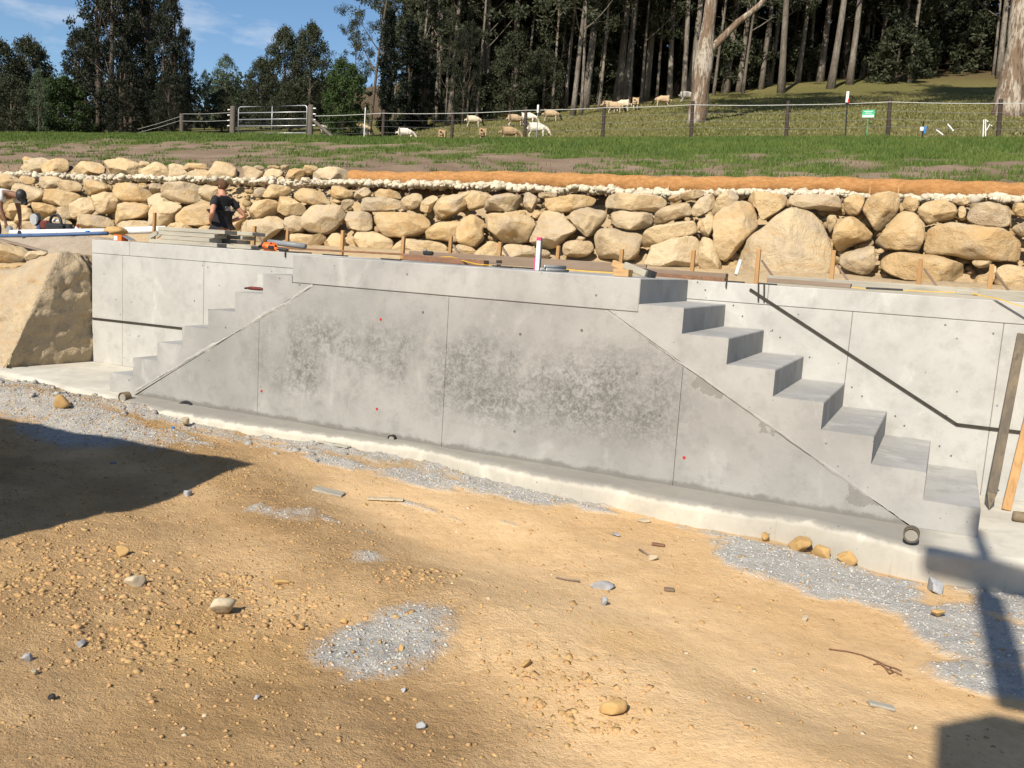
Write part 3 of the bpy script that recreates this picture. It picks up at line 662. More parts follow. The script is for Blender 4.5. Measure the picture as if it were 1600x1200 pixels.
# ------------------------------------------------------------------ boulders
def chaikin(p, it=2, q=0.22):
    p = np.array(p, float)
    for _ in range(it):
        n = np.roll(p, -1, 0); p = np.stack([p*(1-q)+n*q, p*q+n*(1-q)], 1).reshape(-1, 2)
    return p
def resample(p, n):
    c = np.vstack([p, p[:1]]); s = np.r_[0, np.cumsum(np.linalg.norm(np.diff(c, axis=0), axis=1))]; u = np.linspace(0, s[-1], n, endpoint=False)
    return np.stack([np.interp(u, s, c[:, 0]), np.interp(u, s, c[:, 1])], 1)
def boulder(poly_px, y_of_z, seed, parent, name='boulder', depth=0.38, grow=0.992, N=56):
    rng = np.random.default_rng(seed)
    pc = np.mean(poly_px, 0); Y = 8.6
    for _ in range(4): Y = y_of_z(onY(pc[0], pc[1], Y)[2])
    w = np.array([onY(a, b, Y) for a, b in poly_px])[:, [0, 2]]
    p = resample(chaikin(w, 2, 0.20), N); c = p.mean(0); p = c+(p-c)*grow
    area = 0.5*abs(np.sum(p[:, 0]*np.roll(p[:, 1], -1)-np.roll(p[:, 0], -1)*p[:, 1])); sz = math.sqrt(area)
    D = depth*sz*rng.uniform(0.8, 1.15)+0.05; tx, tz = rng.uniform(-.35, .35), rng.uniform(-.2, .4)
    rings = []
    pw = rng.uniform(2.6, 4.2); K = 12
    for j in range(-4, K):
        ph = (j/K)*math.pi/2*0.97; rs = abs(math.cos(ph))**(2/pw); dp = math.copysign(abs(math.sin(ph))**(2/pw), ph)
        q = c+(p-c)*rs
        rings.append(np.stack([q[:, 0], Y-D*dp*(1+(tx*(q[:, 0]-c[0])+tz*(q[:, 1]-c[1]))/max(sz, .1)*(dp > 0)), q[:, 1]], 1))
    V = np.concatenate(rings+[np.array([[c[0], Y-D*1.0, c[1]]])])
    # facets: cut the bulge by a few random planes, then rough it up
    cen = np.array([c[0], Y, c[1]])
    for _ in range(rng.integers(9, 15)):
        nrm = np.array([rng.normal()*0.9, -abs(rng.normal())-0.55, rng.normal()*0.8]); nrm /= np.linalg.norm(nrm)
        e = (V-cen)@nrm; lim = np.quantile(e, 0.975)*rng.uniform(0.62, 0.90); V = V-np.clip(e-lim, 0, None)[:, None]*nrm[None]*0.97
    s = 1/max(sz, 0.15)
    dn = fbm(V[:, 0]*s*2.2+seed, V[:, 1]*s*2.2, V[:, 2]*s*2.2, o=3, seed=seed % 97)*0.075*sz + fbm(V[:, 0]*9, V[:, 1]*9+seed, V[:, 2]*9, o=3, seed=5)*0.020
    dr = (V-cen); dr /= np.linalg.norm(dr, axis=1)[:, None]+1e-9
    V = V+dr*dn[:, None]
    R = len(rings); i = np.arange(R*N).reshape(R, N); F = [tuple(f) for f in np.stack([i[:-1], np.roll(i[:-1], -1, 1), np.roll(i[1:], -1, 1), i[1:]], -1).reshape(-1, 4)]
    F += [(i[-1][k], i[-1][(k+1) % N], R*N) for k in range(N)]
    V0 = V-cen
    me = mesh_np(name, V0, F); o = link(name, me, M['sand'], None, True); o.parent = parent; o.location = tuple(cen-np.array(parent.location))
    return o
def Z(x0, *pts, y0=220.0, s=4.0): return [(x0+a/s, y0+b/s) for a, b in pts]
UPP = [Z(0, (140,105),(165,98),(190,105),(185,140),(150,142)), Z(0, (122,165),(150,148),(170,152),(160,190),(125,188)), Z(0, (165,195),(170,150),(200,100),(245,90),(290,110),(265,180),(220,208)),
 Z(0, (258,180),(275,130),(320,108),(400,105),(412,140),(405,190),(360,205),(270,200)), Z(0, (405,210),(430,130),(460,115),(540,125),(630,130),(640,180),(625,222),(500,220)),
 Z(0, (632,215),(635,140),(650,112),(760,110),(860,140),(870,185),(850,222),(740,225)), Z(0, (870,130),(910,125),(930,150),(890,165)), Z(0, (855,190),(885,165),(900,180),(880,215)),
 Z(0, (885,215),(910,160),(960,132),(1010,140),(1040,180),(1040,225),(950,240)), Z(0, (1040,235),(1040,170),(1085,145),(1130,150),(1160,190),(1155,235),(1090,245)),
 Z(0, (1130,150),(1180,140),(1280,138),(1285,170),(1200,180),(1150,180)), Z(0, (1160,240),(1165,190),(1285,170),(1300,240),(1250,255),(1180,250)), Z(0, (1275,235),(1285,150),(1330,130),(1430,135),(1465,170),(1468,220),(1445,250),(1330,248)),
 Z(300, (275,240),(285,170),(320,150),(400,165),(432,185),(425,240),(370,262),(300,262)), Z(300, (380,165),(400,150),(445,160),(445,180),(410,180)), Z(300, (428,245),(440,185),(475,170),(545,175),(560,200),(540,260),(470,272)),
 Z(300, (475,160),(510,150),(545,160),(540,175),(480,172)), Z(300, (545,155),(600,148),(612,165),(580,182),(550,175)), Z(300, (575,255),(580,200),(610,150),(650,145),(690,190),(695,240),(660,270),(600,270)),
 Z(300, (540,245),(550,220),(572,228),(570,262),(545,262)), Z(300, (685,195),(690,165),(740,150),(785,165),(770,185),(730,215),(700,215)), Z(300, (695,240),(710,225),(730,230),(720,262)),
 Z(300, (728,270),(735,220),(770,180),(860,160),(920,160),(980,195),(1000,230),(920,250),(900,285),(800,285))]
LOW = [Z(0, (-60,210),(0,205),(50,210),(100,235),(108,265),(60,300),(-60,300)), Z(0, (105,235),(140,215),(195,225),(210,245),(200,275),(120,265)), Z(0, (50,300),(100,262),(170,275),(275,320),(260,360),(200,385),(130,385),(60,350)),
 Z(0, (205,255),(240,225),(320,215),(375,240),(365,285),(290,305),(215,280)), Z(0, (245,350),(300,300),(370,300),(460,330),(510,350),(470,400),(430,418),(330,390),(250,370)), Z(0, (362,280),(370,250),(420,240),(490,265),(485,315),(430,320),(380,305)),
 Z(0, (480,320),(490,265),(540,240),(620,250),(670,300),(600,325),(560,350),(500,335)), Z(0, (440,490),(430,430),(470,380),(510,348),(560,365),(575,430),(545,465),(480,485)), Z(0, (560,400),(575,350),(640,322),(705,320),(735,370),(690,430),(640,465),(590,440)),
 Z(0, (670,280),(700,260),(800,262),(880,280),(935,340),(920,385),(850,390),(740,375),(720,320)), Z(0, (850,270),(900,262),(915,290),(880,300)), Z(0, (915,310),(920,275),(980,262),(1000,290),(985,320),(940,340)),
 Z(0, (990,330),(1000,275),(1060,255),(1200,260),(1240,290),(1240,375),(1150,398),(1050,365)), Z(0, (1230,300),(1260,275),(1340,280),(1400,300),(1390,382),(1240,380)), Z(0, (910,395),(930,350),(985,322),(1020,340),(1060,370),(1110,400),(1000,400),(930,440)),
 Z(0, (665,460),(690,410),(740,385),(850,385),(905,400),(920,440),(880,490),(780,500),(710,525),(670,495)), Z(0, (920,520),(925,430),(970,385),(1050,372),(1115,400),(1075,450),(1060,500),(1010,540),(930,545)), Z(0, (1062,505),(1090,430),(1190,390),(1320,388),(1330,450),(1320,525),(1210,535),(1130,510)),
 Z(0, (170,395),(240,378),(350,405),(360,420),(310,470),(230,495),(190,470)), Z(0, (95,490),(110,440),(160,405),(195,480),(150,510),(100,520)), Z(0, (335,460),(360,420),(410,412),(440,430),(435,490),(380,490)),
 Z(0, (40,460),(50,390),(100,375),(150,400),(110,435),(95,500),(50,490)), Z(0, (-60,440),(0,310),(50,305),(60,380),(40,480),(-40,500)), Z(0, (-50,560),(0,500),(90,500),(90,560),(0,590)), Z(0, (230,560),(240,495),(330,470),(430,500),(470,545),(400,570)),
 Z(0, (430,500),(510,460),(600,465),(660,480),(695,530),(600,560),(470,545)), Z(0, (710,540),(790,500),(910,495),(925,545),(800,560)), Z(0, (95,540),(150,505),(240,500),(250,550),(180,570),(100,565)),
 Z(0, (1030,545),(1090,515),(1140,510),(1200,545),(1150,575),(1040,570)), Z(0, (1220,555),(1270,530),(1345,535),(1345,570),(1250,575)),
 Z(300, (385,340),(380,300),(420,285),(455,300),(445,355),(400,355)), Z(300, (442,355),(455,290),(500,272),(590,280),(605,310),(590,345),(510,362)), Z(300, (600,340),(620,300),(700,290),(790,310),(850,350),(870,380),(800,405),(720,400),(640,370)),
 Z(300, (830,320),(850,285),(920,280),(990,320),(995,350),(930,365),(860,350)), Z(300, (1000,340),(1030,295),(1080,288),(1110,320),(1090,350),(1020,365)), Z(300, (1110,330),(1150,300),(1260,305),(1300,345),(1290,365),(1160,355)),
 Z(300, (515,410),(540,355),(600,340),(660,380),(700,420),(690,465),(600,470),(540,450)), Z(300, (315,470),(330,410),(400,375),(500,362),(530,390),(530,445),(440,485),(340,500)), Z(300, (970,420),(1000,385),(1060,355),(1200,350),(1300,370),(1320,400),(1270,435),(1130,445),(1030,440)),
 Z(300, (930,395),(960,365),(1005,365),(1000,390),(960,440),(935,420)), Z(300, (860,370),(900,365),(925,380),(915,390),(870,385)), Z(300, (695,540),(690,480),(710,420),(760,398),(870,390),(935,410),(940,470),(900,540),(830,590),(720,580)),
 Z(300, (925,490),(930,455),(1000,440),(1090,438),(1125,490),(1115,560),(1050,565),(990,550),(915,550),(945,520)), Z(300, (280,560),(290,520),(370,490),(470,465),(550,462),(585,490),(545,550),(480,600),(440,635),(320,635),(285,600)), Z(300, (570,540),(590,480),(640,470),(692,475),(695,560),(640,578),(575,570)),
 Z(300, (1120,550),(1130,500),(1170,450),(1280,440),(1420,450),(1478,500),(1460,560),(1380,600),(1250,610),(1170,590)), Z(300, (1305,420),(1320,360),(1370,320),(1430,330),(1435,380),(1410,425),(1340,435)), Z(300, (1425,440),(1430,360),(1480,325),(1540,345),(1500,400),(1480,460)),
 Z(300, (550,620),(570,590),(640,580),(740,585),(820,600),(830,640),(760,665),(600,640)), Z(300, (810,650),(840,590),(900,570),(945,600),(945,680),(850,670)), Z(300, (940,640),(950,575),(1050,565),(1160,575),(1240,625),(1220,690),(1100,690),(960,680)),
 Z(300, (1225,690),(1240,630),(1290,610),(1450,615),(1560,640),(1600,680),(1500,720),(1300,705)), Z(300, (255,560),(260,460),(310,430),(325,490),(290,520),(280,560)),
 Z(600, (275,490),(290,420),(340,360),(440,325),(540,310),(560,350),(510,400),(460,450),(370,490),(320,500)), Z(600, (440,330),(540,305),(640,325),(700,340),(650,400),(560,440),(500,440),(520,390)), Z(600, (620,440),(640,380),(720,335),(800,330),(870,355),(875,420),(800,445),(700,440)),
 Z(600, (865,340),(885,320),(940,330),(955,360),(930,430),(900,460),(880,440)), Z(600, (945,425),(965,370),(1060,360),(1200,330),(1340,350),(1330,400),(1220,420),(1150,455),(1080,450),(1010,430)), Z(600, (955,350),(970,322),(1070,322),(1080,350),(1000,365)),
 Z(600, (215,570),(240,545),(330,505),(440,500),(475,510),(455,560),(470,630),(400,635),(250,610)), Z(600, (455,590),(460,530),(490,475),(560,465),(625,490),(610,560),(615,620),(560,670),(490,650)), Z(600, (610,590),(615,500),(640,455),(750,445),(880,460),(940,490),(920,560),(890,640),(850,650),(700,635)),
 Z(600, (900,630),(920,540),(960,460),(1010,435),(1080,440),(1180,530),(1195,560),(1130,600),(1080,660),(1030,680),(930,660)), Z(600, (925,480),(950,440),(1000,435),(960,490)), Z(600, (1160,480),(1170,440),(1230,418),(1330,420),(1390,440),(1370,500),(1310,560),(1280,610),(1220,570),(1180,510)),
 Z(600, (1345,400),(1350,360),(1420,325),(1560,325),(1720,340),(1770,370),(1760,420),(1700,450),(1640,440),(1500,430),(1380,420)), Z(600, (1375,510),(1390,465),(1440,438),(1600,440),(1660,455),(1680,490),(1650,545),(1560,560),(1480,545)), Z(600, (1305,680),(1310,590),(1340,545),(1400,540),(1520,570),(1620,575),(1610,630),(1590,700),(1550,755),(1350,740)),
 Z(600, (1105,710),(1110,640),(1160,620),(1300,625),(1300,700),(1240,725),(1160,735)), Z(600, (560,710),(590,640),(630,620),(720,630),(735,720),(700,745),(580,735)), Z(600, (735,720),(735,635),(900,660),(1060,690),(1075,730),(1060,770),(900,760)),
 Z(600, (400,690),(440,640),(520,655),(570,690),(550,725),(470,730)), Z(600, (1195,610),(1220,595),(1260,605),(1250,622),(1205,620)),
 Z(900, (465,530),(490,460),(560,410),(640,385),(700,385),(722,430),(720,470),(620,490),(540,520)), Z(900, (720,470),(730,400),(790,340),(850,320),(885,360),(860,420),(790,475)), Z(900, (840,470),(840,420),(880,370),(930,310),(990,305),(1025,360),(980,400),(900,460)),
 Z(900, (655,360),(670,325),(740,305),(820,310),(790,345),(730,370),(690,375)), Z(900, (860,340),(870,310),(915,310),(900,350)), Z(900, (390,680),(400,620),(440,550),(540,520),(740,480),(760,560),(740,585),(600,620),(450,660)),
 Z(900, (770,590),(790,500),(830,445),(858,480),(855,560),(830,605)), Z(900, (865,640),(860,500),(900,440),(970,385),(1050,368),(1110,400),(1145,480),(1130,540),(1060,620),(980,720),(910,775),(880,690)), Z(900, (1020,345),(1030,312),(1150,310),(1240,330),(1320,340),(1315,400),(1240,460),(1160,510),(1140,420),(1080,390)),
 Z(900, (900,820),(980,740),(1060,640),(1150,550),(1250,460),(1340,415),(1450,420),(1550,490),(1570,560),(1600,650),(1610,860),(1300,870),(950,845)), Z(900, (350,790),(355,740),(400,690),(520,635),(680,595),(740,590),(780,640),(775,720),(780,820),(500,815)), Z(900, (760,820),(770,600),(830,605),(870,650),(900,780),(895,830)),
 Z(900, (750,530),(755,495),(790,495),(775,580)), Z(900, (570,370),(590,345),(640,330),(660,360),(610,395)),
 Z(1200, (125,400),(130,340),(180,335),(420,335),(465,370),(470,430),(400,450),(300,430),(200,420)), Z(1200, (470,440),(475,370),(500,335),(580,330),(605,360),(580,440),(560,470),(500,465)), Z(1200, (585,440),(600,370),(650,335),(720,318),(820,325),(832,400),(800,460),(710,570),(680,570),(640,510)),
 Z(1200, (840,400),(840,355),(880,340),(940,360),(945,400),(920,450),(870,440)), Z(1200, (925,460),(950,400),(1000,375),(1100,365),(1170,400),(1190,460),(1150,495),(1050,510),(990,525)), Z(1200, (1165,385),(1180,360),(1260,350),(1275,380),(1230,405),(1190,405)),
 Z(1200, (1235,490),(1245,440),(1300,390),(1400,380),(1510,400),(1535,460),(1530,520),(1470,545),(1350,535),(1260,510)), Z(1200, (1520,430),(1520,390),(1600,385),(1680,400),(1680,470),(1560,480)), Z(1200, (1525,535),(1600,505),(1690,510),(1690,600),(1600,610),(1550,570)),
 Z(1200, (365,520),(370,470),(420,460),(435,500),(400,560),(385,580)), Z(1200, (400,590),(410,530),(440,480),(500,460),(570,480),(660,550),(670,600),(600,630),(520,660),(440,700),(410,650)), Z(1200, (660,640),(690,600),(740,540),(830,435),(900,440),(980,510),(985,580),(960,650),(945,698),(800,680),(700,670)),
 Z(1200, (960,690),(965,640),(985,570),(1050,525),(1160,500),(1300,530),(1480,550),(1560,590),(1600,660),(1600,770),(1480,750),(1260,740),(1180,715),(1020,710)), Z(1200, (440,770),(440,720),(500,670),(650,645),(670,700),(675,790),(640,835),(560,840),(470,800)),
 Z(1200, (680,780),(690,740),(740,700),(830,690),(950,705),(1100,735),(1230,770),(1300,820),(1290,870),(1250,900),(1000,890),(850,870),(740,830)), Z(1200, (1270,760),(1280,745),(1400,750),(1420,760),(1370,800),(1310,800)), Z(1200, (1260,910),(1300,840),(1370,830),(1400,780),(1430,780),(1410,910)),
 Z(1200, (1410,920),(1420,790),(1480,770),(1600,785),(1690,800),(1690,920)), Z(1200, (655,690),(700,665),(735,690),(690,710)), Z(1200, (665,760),(670,715),(695,715),(690,745)), Z(1200, (1195,490),(1190,410),(1225,405),(1235,440),(1220,510)),
 Z(1200, (1600,690),(1640,610),(1760,620),(1780,760),(1620,780)), Z(1200, (1690,800),(1780,770),(1860,900),(1700,930)), Z(1200, (1690,480),(1700,390),(1820,400),(1830,600),(1700,600))]
lw = thing('boulder_wall', 'long dry-stacked wall of ochre sandstone boulders below the coir log', 'boulder wall', (-2, 8.6, 1.5))
uw = thing('boulder_wall', 'short upper tier of pale sandstone boulders above the white crushed rock', 'boulder wall', (-8, 10.5, 2.9))
for i, p in enumerate(LOW): boulder(p, lambda z: 8.15+0.42*(z-1.5), 1000+i*7, lw)
for i, p in enumerate(UPP): boulder(p, lambda z: 10.35+0.3*(z-2.9), 3000+i*7, uw, depth=0.36)
# small wedge stones filling the gaps between the boulders
rng = np.random.default_rng(77)
ctr = np.array([np.mean(p, 0) for p in LOW]); n = 900
px = rng.uniform(-60, 1660, n); top = np.interp(px, [0, 300, 600, 1000, 1600], [285, 297, 303, 308, 315]); bot = np.interp(px, [0, 300, 600, 1000, 1600], [362, 378, 400, 425, 455])
py = top+(bot-top)*rng.uniform(0, 1, n)
PP = []
for a, b in zip(px, py):
    Y = 8.5
    for _ in range(3): Y = 8.50+0.42*(onY(a, b, Y)[2]-1.5)
    PP.append(onY(a, b, Y))
tag(stone_obj('wedge_stones', np.array(PP), rng.uniform(0.06, 0.14, n), rng, M['wedge_s'], ICO1, 0.8), 'small stones wedged in the gaps of the boulder wall', 'stones', kind='stuff')

# white crushed rock behind the boulders
rng = np.random.default_rng(11); n = 7500
xx = rng.uniform(-26, 9.5, n); ut = upper_tier(xx); yy = 9.08+rng.uniform(0, 1, n)*(0.62+0.75*ut)
zz = 2.775+0.05*rng.uniform(0, 1, n)+0.10*(yy-9.1)+0.09*fbm(xx*1.8, yy*1.5, o=3, seed=13)
tag(stone_obj('crushed_rock', np.stack([xx, yy, zz], 1), 0.022+0.085*rng.uniform(0, 1, n)**3, rng, M['white_s'], ICO1, 0.85), 'strip of white crushed rock behind the top row of boulders', 'rock', kind='stuff')

# coir log along the foot of the bank
xs = np.arange(-8.3, 11.0, 0.035); nn = 20; V = []
for i, xv in enumerate(xs):
    r0 = 0.150+0.012*vnoise(np.array([xv*1.3]), np.array([0.5]), seed=4)[0]; sag = 0.02*math.sin(xv*1.1)
    yc = 9.86+0.05*math.sin(xv*0.7); endr = min(1.0, (xv+8.3)/0.12+0.35)
    for k in range(nn):
        a = 2*math.pi*k/nn; rr = r0*endr*(1+0.07*math.sin(a*3+xv*9)+0.05*_hash(np.array([i]), np.array([k]), np.array([0]), 3)[0])
        V.append((xv, yc+rr*1.1*math.cos(a), 3.0+sag+rr*1.05*math.sin(a)))
n = len(xs); i = np.arange(n*nn).reshape(n, nn); Fq = np.stack([i[:-1], np.roll(i[:-1], -1, 1), np.roll(i[1:], -1, 1), i[1:]], -1).reshape(-1, 4)
tag(mk('coir_log', np.array(V), Fq, M['coir'], None, True), 'long orange-brown coir fibre log along the foot of the bank', 'coir log')
for j, (px, top, w) in enumerate([(552, 283, 1.0), (613, 279, 1.3), (673, 288, 1.0), (707, 285, 1.2), (795, 285, 1.2), (886, 289, 1.0), (900, 290, 1.0), (997, 289, 1.1), (1045, 290, 1.3), (1124, 293, 0.9), (1238, 291, 1.1), (1360, 291, 1.0), (1405, 290, 1.1), (1542, 286, 1.4)]):
    p = onY(px, top, 9.64); a = 0.012*w
    o = MB().box((p[0], 9.64, (p[2]+2.72)/2), (2*a, 2*a, p[2]-2.72), None, 0.003).obj('wooden_peg', M['wood'])
    tag(o, 'slim wooden peg standing in front of the orange coir log', 'peg', 'pegs along the coir log')

# ------------------------------------------------------------------ big boulder at the end of the wall
def hull_rock(name, pts, seed, mat, sub=3, amp=0.03, s=2.5):
    import bmesh
    bm = bmesh.new()
    for p in pts: bm.verts.new(tuple(map(float, p)))
    r = bmesh.ops.convex_hull(bm, input=bm.verts[:])
    bmesh.ops.delete(bm, geom=[g for g in r['geom_interior'] if isinstance(g, bmesh.types.BMVert)], context='VERTS')
    bmesh.ops.triangulate(bm, faces=bm.faces[:])
    bmesh.ops.triangulate(bm, faces=bm.faces[:])
    for _ in range(sub):
        lim = 0.05
        es = [e for e in bm.edges if e.calc_length() > lim]
        if es: bmesh.ops.subdivide_edges(bm, edges=es, cuts=1, use_grid_fill=False)
        bmesh.ops.triangulate(bm, faces=bm.faces[:])
    for _ in range(2): bmesh.ops.smooth_vert(bm, verts=bm.verts[:], factor=0.5, use_axis_x=True, use_axis_y=True, use_axis_z=True)
    bm.normal_update()
    co = np.array([v.co[:] for v in bm.verts]); no = np.array([v.normal[:] for v in bm.verts])
    d = amp*(fbm(co[:, 0]*s+seed, co[:, 1]*s, co[:, 2]*s, o=5, seed=seed, gain=0.55)*1.6-np.abs(fbm(co[:, 0]*s*1.7, co[:, 1]*s*1.7+seed, co[:, 2]*s*1.7, o=3, seed=seed+3))*1.2)
    co = co+no*d[:, None]
    for v, c in zip(bm.verts, co): v.co = c
    me = bpy.data.meshes.new(name); bm.to_mesh(me); bm.free()
    return link(name, me, mat, None, True)
def B(px, py, X=None, Y=None, Zv=None):
    return onX(px, py, X) if X is not None else (onY(px, py, Y) if Y is not None else onZ(px, py, Zv))
RX = -5.60
pts = [B(8, 572, X=RX), B(147, 566, Zv=-0.03), B(147, 520, X=-5.56), B(138, 450, X=-5.57), B(131, 412, X=-5.60), B(113, 399, X=-5.66), B(96, 393, X=-5.72), B(70, 432, X=-5.64), B(42, 500, X=RX+.02), (RX, 0.12, -0.15),
       onY(66, 398, 1.0), onY(36, 421, .95), onY(-6, 468, .85), onY(-70, 520, .75), (-7.7, .60, -.15), (-7.7, .75, .6), (-7.2, 1.9, 1.0), (-6.0, 1.75, 1.25), (-5.62, 1.60, 1.0), (-5.6, 1.62, -0.1), (-7.7, 1.9, -0.15)]
bb = hull_rock('giant_boulder', pts, 7, M['sand'], 6, 0.05, 2.6)
tag(bb, 'huge sandstone boulder butted against the end of the concrete wall', 'boulder')
for lab, poly, Y, sd in [('brown sandstone boulder behind the huge one, under the dark board', Z(0, (-90,680),(0,635),(100,660),(165,720),(150,770),(60,775),(-90,780)), 1.75, 1), ('low sandstone boulder wedged behind the huge one', Z(0, (-60,790),(80,755),(165,770),(150,810),(60,850),(-60,840)), 1.5, 2),
                         ('small orange sandstone lump perched behind the huge boulder', Z(0, (150,745),(170,695),(260,685),(280,705),(200,765),(160,768)), 1.75, 3), ('sandstone boulder tucked low behind the huge one', Z(0, (-80,860),(-10,835),(60,850),(30,930),(-80,940)), 1.35, 4)]:
    e = thing('boulder', lab, 'boulder', onY(*np.mean(poly, 0), Y), 'loose boulders left of the wall end')
    o = boulder(poly, lambda z, Y=Y: Y, 5000+sd*9, e, depth=0.5); 
    o.parent = None; o.location = tuple(Vector(o.location)+e.location); o['label'] = lab; o['category'] = 'boulder'; o['group'] = e['group']; bpy.data.objects.remove(e)
# sand heap left of the wall end
x, y, Fq = grid(-13.5, -5.58, 1.62, 4.6, 0.05)
z = 1.43+0.05*fbm(x*1.2, y*1.2, o=4, seed=111)+0.03*fbm(x*7, y*7, o=4, seed=112)-0.75*sstep(2.75, 1.6, y)-0.3*sstep(3.4, 4.6, y)-0.15*sstep(-8.0, -13.5, x)
me = mesh_np('sand_heap', np.stack([x, y, z], 1), Fq); k = np.clip(0.5+fbm(x*2.5, y*2.5, o=4, seed=113), 0, 1)[:, None]
setcol(me, np.array([0.44, 0.37, 0.28])*(1-k)+np.array([0.34, 0.28, 0.21])*k); tag(link('sand_heap', me, M['soil'], None, True), 'heap of grey-brown sand behind the huge boulder', 'sand heap', kind='stuff')
# ------------------------------------------------------------------ fence, gate, markers along the crest
FY = 26.3
def fence_base(px): 
    P = onY(px, 213, FY); return P[0], float(bank_z(np.array([P[0]]), np.array([FY]))[0])
fence = thing('wire_fence', 'long stock fence of dark posts and white tape along the crest', 'fence', (0, FY, 6.3))
tops = []
POSTS = [(598, 172), (706, 172), (820, 167), (942, 163), (1080, 158), (1229, 158), (1388, 153), (1561, 155), (1745, 152)]
for px, ty in POSTS:
    b = onY(px, 213, FY); x0, z0 = b[0], float(bank_z(np.array([b[0]]), np.array([FY]))[0]); t = onY(px+(213-ty)*0.05, ty, FY)
    rr = 0.068
    zz = np.linspace(z0-0.3, t[2], 6); MB().tube([(x0+(t[0]-x0)*k/5, FY, zz[k]) for k in range(6)], [rr*1.05, rr, rr, rr*0.97, rr*0.95, rr*0.9], 12).obj('post', M['post'], fence, False)
    tops.append(((x0+t[0])/2, t[2], z0))
gp = onY(487, 170, FY)
seg = [(gp[0]+0.25, gp[2]-0.18, gp[2]-1.1)]+tops
def wire(dz, r, mat, name='wire', seg=seg):
    for a, b in zip(seg[:-1], seg[1:]):
        s = np.linspace(0, 1, 7); MB().tube([(a[0]+(b[0]-a[0])*k, FY-0.075, a[1]+(b[1]-a[1])*k+dz-0.02*math.sin(math.pi*k)) for k in s], r, 5).obj(name, mat, fence)
wire(-0.14, 0.012, M['rope'], 'tape'); wire(-0.42, 0.0045, M['wire']); wire(-0.68, 0.0045, M['wire']); wire(-0.92, 0.0045, M['wire'])
fl2 = thing('wire_fence', 'short run of fence wire dropping left from the gate post', 'fence', (-30, FY, 6.3))
pl = onY(284, 178, FY+2.0); zb = onY(284, 200, FY+2.0)[2]
MB().tube([(pl[0], FY+2, zb-0.5), (pl[0], FY+2, pl[2])], 0.10, 12).obj('post', M['oldpost'], fl2)
gl = onY(360, 176, FY); dl = onY(215, 199, FY+4.5)
for q0, q1, dz in ((gl, pl, 0), (pl, dl, -0.1), (gl, pl, -0.35), (pl, dl, -0.3)):
    MB().tube([np.array(q0)+(0, 0, dz), np.array(q1)*0.5+np.array(q0)*0.5+(0, 0, dz-0.03), np.array(q1)+(0, 0, dz)], 0.008, 5).obj('wire', M['rope'], fl2)
gate = thing('farm_gate', 'galvanised tube farm gate with five rails and mesh', 'gate', (onY(430, 208, FY)[0], FY, 6.3))
def G3(px, py): return onY(px, py, FY)
A, Bq = G3(373, 166), G3(480, 166); zb = (G3(373, 207)[2]+G3(480, 209)[2])/2; zt = (A[2]+Bq[2])/2; xa, xb = A[0], Bq[0]; rc = 0.14
arc = lambda cx, cz, a0, a1: [(cx+rc*math.cos(a), FY, cz+rc*math.sin(a)) for a in np.linspace(a0, a1, 7)]
MB().tube([(xa, FY, zb)]+arc(xa+rc, zt-rc, math.pi, math.pi/2)+arc(xb-rc, zt-rc, math.pi/2, 0)+[(xb, FY, zb)], 0.026, 10, True).obj('frame', M['steel'], gate, True)
for k, s in enumerate((0.0, 0.27, 0.52, 0.77)):
    MB().tube([(xa, FY, zb+(zt-zb)*s), (xb, FY, zb+(zt-zb)*s)], 0.021, 8).obj('rail', M['steel'], gate, True)
MB().tube([((xa+xb)/2, FY, zb), ((xa+xb)/2, FY, zt)], 0.018, 8).obj('upright', M['steel'], gate, True)
mb = MB()
for xv in np.arange(xa+0.1, xb, 0.1): mb.beam((xv, FY+0.024, zb), (xv, FY+0.024, zb+(zt-zb)*0.52), 0.003, 0.003)
for zv in np.arange(zb+0.08, zb+(zt-zb)*0.52, 0.08): mb.beam((xa, FY+0.028, zv), (xb, FY+0.028, zv), 0.003, 0.003)
mb.obj('mesh_panel', M['wire'], gate)
for px, ty, lab, r in ((364, 166, 'thick weathered gate post where the sagging left wires end', 0.13), (486, 164, 'thick weathered gate post with a leaning stay pole', 0.13)):
    t = G3(px, ty); z0 = float(bank_z(np.array([t[0]]), np.array([FY]))[0])
    e = thing('gate_post', lab, 'post', (t[0], FY, z0))
    MB().tube([(t[0], FY, z0-0.4), (t[0], FY, z0+0.5), (t[0]+0.01, FY, t[2]-0.02), (t[0]+0.01, FY, t[2])], [r, r*0.97, r*0.95, r*0.85], 14).obj('post', M['oldpost'], e)
    sgn = -1 if px < 400 else 1
    for k in range(4): MB().tube([(t[0]+sgn*(r+0.02), FY-0.02, t[2]-0.15-0.24*k), (t[0]+sgn*(r+0.16), FY-0.02, t[2]-0.16-0.24*k)], 0.028, 8).obj('insulator', M['white'], e)
    if sgn > 0: MB().tube([(t[0]+0.1, FY, t[2]-0.62), (t[0]+1.25, FY-0.05, z0-0.02)], [0.07, 0.075], 10).obj('stay_pole', M['oldpost'], e)
